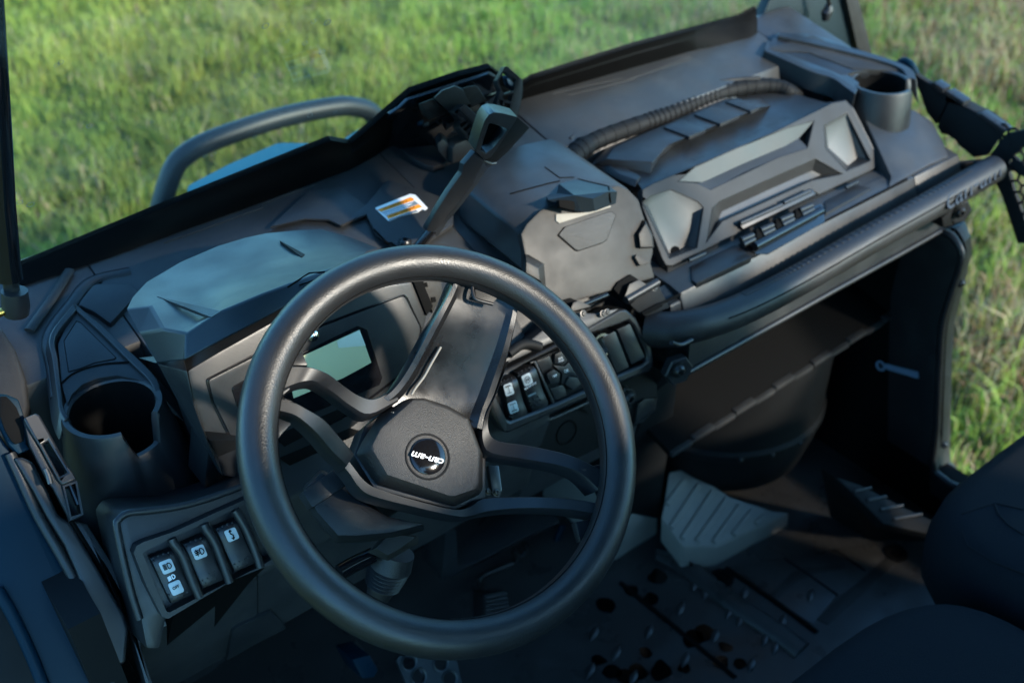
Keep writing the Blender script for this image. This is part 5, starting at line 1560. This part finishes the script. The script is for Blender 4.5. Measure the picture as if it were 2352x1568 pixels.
# ================================================================== seats
def cushion(name, x0, x1, y0, y1, zt, th, rad, m='fabric', parent=VEH, crown=.018, label=None, skew=0):
    NX, NY = 18, 18
    rings = []
    def sup(t, k=5):
        return math.copysign(abs(t)**(2/k), t)
    vs, fs = [], []
    N = 44
    levels = [(.93, -th), (.985, -th*.8), (1.0, -th*.5), (1.0, -rad*1.1), (.985, -rad*.5), (.955, -rad*.2), (.90, -rad*.03), (.75, crown*.45), (.5, crown*.8), (.25, crown*.95), (.02, crown)]
    cx, cy = (x0+x1)/2, (y0+y1)/2
    for s, dz in levels:
        ring = []
        for i in range(N):
            a = 2*pi*i/N
            x = sup(cos(a))*(x1-x0)/2
            y = sup(sin(a))*(y1-y0)/2
            ring.append(V((cx+x*s+skew*(y/(y1-y0)), cy+y*s, zt+dz-.03*max(0, y/(y1-y0))**2*2)))
        rings.append(ring)
    v, f = loft(rings)
    return mk(name, v, f, m, parent, sharp=70, label=label)
st = empty_part('seat', (.62, .13, -1.0), label='near dark fabric seat cushion by the steering wheel')
c1 = cushion('cushion', .28, .975, -.14, .402, -1.015, .14, .05, parent=st)
for q in (zJ(1000, 1385, 1090, 1285, 1320, 1075, 1620, 862, 1800, 762, 1905, 722, 1960, 722, 2080, 790, 2352, 945), zJ(1895, 712, 1950, 708, 2000, 722, 2352, 900)):
    groove('seam', c1, q, .0016, 'fabric_side')
cushion('seat_base', .30, .96, -.10, .33, -1.13, .30, .03, 'fabric_side', parent=st)
cushion('backrest', .26, .98, -.36, -.18, -.27, .76, .06, parent=st)
cushion('unseen_sun_block', .42, .73, -.33, -.20, -.13, .20, .04, parent=st)  # unseen block added to keep sun off the left switches and cup
st = empty_part('seat', (1.22, .15, -1.0), label='far dark fabric passenger seat cushion')
c2 = cushion('cushion', .985, 1.46, -.14, .465, -1.0, .15, .05, parent=st)
cushion('seat_base', 1.0, 1.42, -.10, .36, -1.13, .30, .03, 'fabric_side', parent=st)
cushion('backrest', 1.0, 1.43, -.36, -.18, -.27, .76, .06, parent=st)
for q in (zJ(2015, 470, 2100, 440, 2195, 410, 2352, 445), zJ(2192, 412, 2215, 470, 2270, 530, 2352, 580), zJ(2015, 560, 2050, 640, 2180, 720, 2352, 790)):
    groove('seam', c2, q, .0016, 'fabric_side')

# ================================================================== shift lever
LV = tl(.93, -.688, -.05, .148)
st_ = zE(270, 1130, 300, 1060)
SHF = empty_part('shift_lever', on(zE(270, 1125)[0], LV), label='black faceted shift lever with an open loop head')
tube('lever_rod', ons(zE(262, 1140, 345, 1040), LV), .006, 'gloss_black', SHF)
secs = [((312, 1040), (340, 1062), (378, 1078)), ((330, 1005), (375, 1035), (400, 1050)), ((368, 935), (415, 985), (440, 985)), ((440, 820), (500, 880), (530, 880)), ((522, 705), (585, 770), (618, 760)), ((532, 655), (605, 715), (660, 690)), ((600, 578), (655, 632), (722, 642))]
rings = []
for L_, M_, R_ in secs:
    l = on(zE(*L_)[0], LV); m_ = on(zE(*M_)[0], off(LV, .004)); r = on(zE(*R_)[0], off(LV, -.016))
    bk = l+(r-l)*.55+V((0, .022, 0))
    l2 = l+V((0, .008, 0))
    rings.append([l, m_, r, bk, l2])
vs, fs = loft(rings)
mk('lever_grip', vs, fs, 'plastic', SHF, sharp=25, bevel=.0015)
ho = zE(600, 575, 612, 530, 628, 478, 655, 398, 680, 362, 712, 347, 760, 352, 850, 376, 795, 462, 740, 545, 690, 612, 652, 630)
hh = rnd(zE(682, 408, 795, 446, 708, 555, 662, 590, 630, 570, 645, 520), .12)
hd_ = plate('lever_head', ons(ho, off(LV, .004)), [ons(hh, off(LV, .004))], V((.012, .030, -.004)), 'plastic', SHF)
mb = hd_.modifiers.new('edge', 'BEVEL'); mb.width = .0025; mb.limit_method = 'ANGLE'; mb.segments = 2
pslab('head_shade', hh, off(LV, -.016), .004, 'black', SHF, bevel=0)  # black plate added to paint the dark inside of the head
slab('head_side', [on(p, pl) for p, pl in zip(zE(850, 376, 920, 438, 790, 582, 725, 640, 652, 632, 740, 545), [off(LV, .004), off(LV, -.016), off(LV, -.016), off(LV, -.016), off(LV, .003), off(LV, .004)])], (0, .01, -.002), 'plastic_dark', SHF, bevel=.001)
tube('head_ring', spline(ons(zE(652, 634, 690, 650, 722, 645), off(LV, .001)), 3), .0015, 'steel', SHF)

# ================================================================== windshield latches on the black base
bk_ = slab('latch_board', [on(p, off(WS, .012)) for p in zS(-120, 720, 0, 640, 100, 545, 600, 392, 1040, 242, 1150, 300, 1200, 430, 1190, 560)]+[on(p, off(DT, .006)) for p in zS(1130, 700, 900, 800, 400, 1090, 0, 1110, -120, 1080, -180, 960)], (0, .006, 0), 'gloss_black', bevel=.002, label='black board behind the windshield latches')
tube('board_edge', ons(zS(100, 545, 380, 455, 620, 378, 1040, 240, 1140, 300), off(WS, .009)), .003, 'plastic_dusty', bk_)
W2 = off(WS, .05)
wl = empty_part('windshield_latch', on(zS(700, 700)[0], off(WS, .02)), label='open black windshield latch handles in front of the glass')
frust('latch_block', zS(215, 600, 390, 530, 560, 680, 560, 700, 340, 790, 255, 720), off(WS, .012), zS(225, 600, 385, 535, 555, 690, 405, 755, 370, 700, 290, 650), off(WS, .05), 'plastic_dusty', wl)
frust('latch_block', zS(395, 520, 490, 430, 640, 378, 740, 420, 830, 600, 780, 620, 650, 650, 590, 720, 560, 690), off(WS, .012), zS(400, 530, 500, 440, 645, 385, 735, 425, 825, 600, 770, 605, 660, 645, 590, 715, 560, 680), off(WS, .056), 'plastic_dusty', wl)
frust('latch_block', zS(730, 410, 880, 375, 915, 395, 1015, 550, 990, 570, 830, 640, 800, 580), off(WS, .012), zS(735, 412, 880, 378, 912, 400, 1010, 548, 960, 570, 835, 620, 805, 570), off(WS, .05), 'plastic_dusty', wl)
def framed(name, o, h, pl, vec, bars):
    ob = plate(name, ons(o, pl), [ons(x, pl) for x in h], vec, 'plastic', wl)
    mb = ob.modifiers.new('edge', 'BEVEL'); mb.width = .0012; mb.limit_method = 'ANGLE'; mb.segments = 2
    return ob
W3 = off(WS, .075)
framed('latch_arm', zS(640, 690, 760, 600, 800, 622, 1000, 830, 1010, 900, 930, 1010, 885, 1110, 830, 1050, 690, 880, 720, 790),
       [zS(670, 700, 755, 770, 720, 790, 660, 720), zS(770, 790, 800, 810, 735, 880, 710, 860), zS(820, 825, 850, 850, 780, 925, 750, 895), zS(870, 870, 900, 905, 835, 985, 800, 950), zS(905, 930, 925, 960, 870, 1040, 845, 1005)],
       W3, V((.004, .02, -.008)), 0)
frust('arm_top', zS(675, 660, 765, 605, 1000, 825, 960, 990, 930, 1000, 870, 870, 780, 760), off(WS, .077), zS(680, 650, 765, 600, 1000, 820, 940, 960, 880, 850, 780, 740, 700, 660), off(WS, .082), 'plastic_satin', wl)
frust('side_tab', zS(500, 770, 600, 725, 690, 750, 700, 790, 570, 890, 540, 910, 500, 850), off(WS, .05), zS(505, 765, 605, 725, 690, 748, 695, 770, 570, 830, 545, 810), off(WS, .07), 'plastic_satin', wl)
W4 = off(WS, .06)
la2 = framed('latch_arm', zS(1215, 190, 1235, 158, 1265, 158, 1410, 285, 1400, 330, 1325, 560, 1300, 720, 1110, 690, 1130, 600, 1180, 440, 1150, 380, 1142, 320),
       [zS(1222, 210, 1370, 310, 1340, 440, 1230, 480, 1195, 430, 1172, 370, 1165, 320), zS(1200, 500, 1325, 480, 1305, 570, 1215, 540), zS(1165, 530, 1215, 560, 1200, 620, 1150, 585), zS(1235, 580, 1300, 600, 1290, 650, 1220, 625), zS(1140, 620, 1195, 650, 1185, 700, 1130, 680), zS(1215, 650, 1285, 680, 1280, 715, 1205, 700)],
       W4, V((.006, .016, -.008)), 0)
slab('arm_side', [on(p, pl) for p, pl in zip(zS(1410, 285, 1442, 310, 1448, 440, 1420, 620, 1385, 750, 1300, 720, 1325, 560, 1400, 330), [W4, off(WS, .045), off(WS, .045), off(WS, .045), off(WS, .045), W4, W4, W4])], (0, .006, -.002), 'plastic_dusty', wl, bevel=.001)
pslab('arm_insert', zS(1225, 310, 1290, 290, 1345, 350, 1300, 440, 1250, 400), W4, .006, 'blue_dark', wl, bevel=.001, lift=-.008)
pslab('arm_hole', zS(1265, 308, 1295, 310, 1338, 355, 1325, 390, 1285, 370), W4, .002, 'icon_white', wl, bevel=.0002, lift=-.006)
for q, m_ in zip(zS(240, 815, 300, 835, 1000, 600, 380, 1215, 430, 1225, 450, 1045), ('blue_dark', 'bolt', 'bolt', 'blue_dark', 'bolt', 'blue_dark')):
    bolt(on(q, off(WS, .02)), nrm(WS), .004, wl, m_, 'screw')
DB = off(DT, .010)
pslab('latch_foot', zS(0, 1120, 90, 1100, 400, 1075, 540, 1260, 530, 1290, 400, 1335, 300, 1310, 80, 1190), DB, .01, 'plastic_satin', wl, bevel=.002)
slab('latch_stem', [on(p, yp(1.06)) for p in zS(440, 1070, 500, 1010, 620, 1110, 600, 1300, 560, 1270, 450, 1150)], (.01, .02, 0), 'plastic', wl, bevel=.002)
slab('latch_stem', [on(p, yp(1.05)) for p in zS(620, 1120, 660, 1070, 830, 1000, 900, 1100, 880, 1220, 620, 1300)], (.0, .02, 0), 'plastic_dusty', wl, bevel=.002, label='sunlit flat plate of the latch foot')

# ================================================================== door net and its strap
DN_ = bpy.data.objects.new('door_net', None)
COL.objects.link(DN_)
DN_.location = on((2330, 640), xp(1.58))
WORLDPOS[DN_.name] = V(DN_.location)
DN_['label'] = 'black webbing strap with buckle and mesh safety net hanging at the passenger door opening'
DN_['category'] = 'safety net'
NP = xp(1.555)
sA = zR(0, 165, 60, 160, 110, 220, 260, 340, 340, 385, 360, 385, 240, 600, 150, 480, 90, 300)
slab('strap', ons(zR(-20, 110, 30, 110, 80, 185, 200, 262, 330, 345, 352, 380, 245, 600, 165, 500, 110, 340, 60, 230), NP), (.012, .0, 0), 'webbing', DN_, bevel=.002)
slab('buckle', ons(zR(365, 390, 480, 440, 600, 505, 680, 540, 840, 655, 770, 730, 690, 860, 560, 880, 430, 770, 420, 745, 345, 690, 285, 680, 255, 615), NP), (.028, .01, 0), 'webbing', DN_, bevel=.004)
slab('buckle_ridge', ons(zR(190, 262, 230, 245, 310, 300, 300, 330, 345, 320, 375, 345, 350, 375, 380, 345, 480, 410, 470, 445, 360, 395, 330, 355, 270, 335), off(NP, .004)), (.02, 0, 0), 'plastic_satin', DN_, bevel=.002)
slab('buckle_plate', ons(zR(580, 520, 620, 500, 840, 652, 800, 680), off(NP, .006)), (.02, 0, 0), 'plastic_satin', DN_, bevel=.002)
tube('hook', spline(ons(zR(-60, 90, -20, 70, 30, 100, 75, 180), off(NP, .004)), 4), .007, 'blue_dark', DN_)
slab('webbing_border', ons(zR(690, 860, 830, 680, 990, 640, 1100, 640, 1100, 770, 980, 790, 860, 900, 850, 970, 900, 1150, 990, 1400, 1060, 1600, 930, 1600, 800, 1200, 740, 1080, 800, 1010, 770, 900), NP), (.008, 0, 0), 'webbing', DN_, bevel=.002)
slab('webbing_border', ons(zR(850, 960, 900, 860, 990, 960, 1100, 1060, 1100, 1130, 980, 1040), off(NP, .001)), (.006, 0, 0), 'webbing', DN_, bevel=.001)
# hexagonal mesh of the net
BD0, BD1 = ons(zR(800, 900, 1010, 1600), NP)
def net3(O, uu, ww, W_, H_, name):
    parts = []
    s = .0105
    i = 0
    y = 0
    segs = []
    while y < H_:
        x = 0
        odd = i % 2
        while x < W_:
            cx = x+(s*.87 if odd else 0)
            p = [(cx, y), (cx+s*.87, y+s*.5), (cx+s*.87, y+s*1.5)]
            segs.append((p[0], p[1])); segs.append((p[1], p[2])); segs.append((p[1], (cx+s*1.74, y)))
            x += s*1.74
        y += s*1.5
        i += 1
    for a, b in segs:
        P1, P2 = O+uu*a[0]+ww*a[1], O+uu*b[0]+ww*b[1]
        m_ = (P1+P2)/2
        # the net hangs behind its slanting front border
        if m_.y > BD0.y+(BD1.y-BD0.y)*(m_.z-BD0.z)/(BD1.z-BD0.z):
            continue
        parts.append(tube_vf([P1, P2], .0022, 4, cap=False))
    vs, fs = joinm(parts)
    o = mk(name, vs, fs, 'webbing', DN_)
    o['kind'] = 'stuff'
nO, nA, nB, nC = ons(zR(800, 700, 1110, 760, 1010, 1600, 900, 1300), NP)
net3(V((1.5565, nO.y+.02, nO.z+.02)), V((0, -1, 0)), V((0, 0, -1)), .86, .56, 'net_mesh')
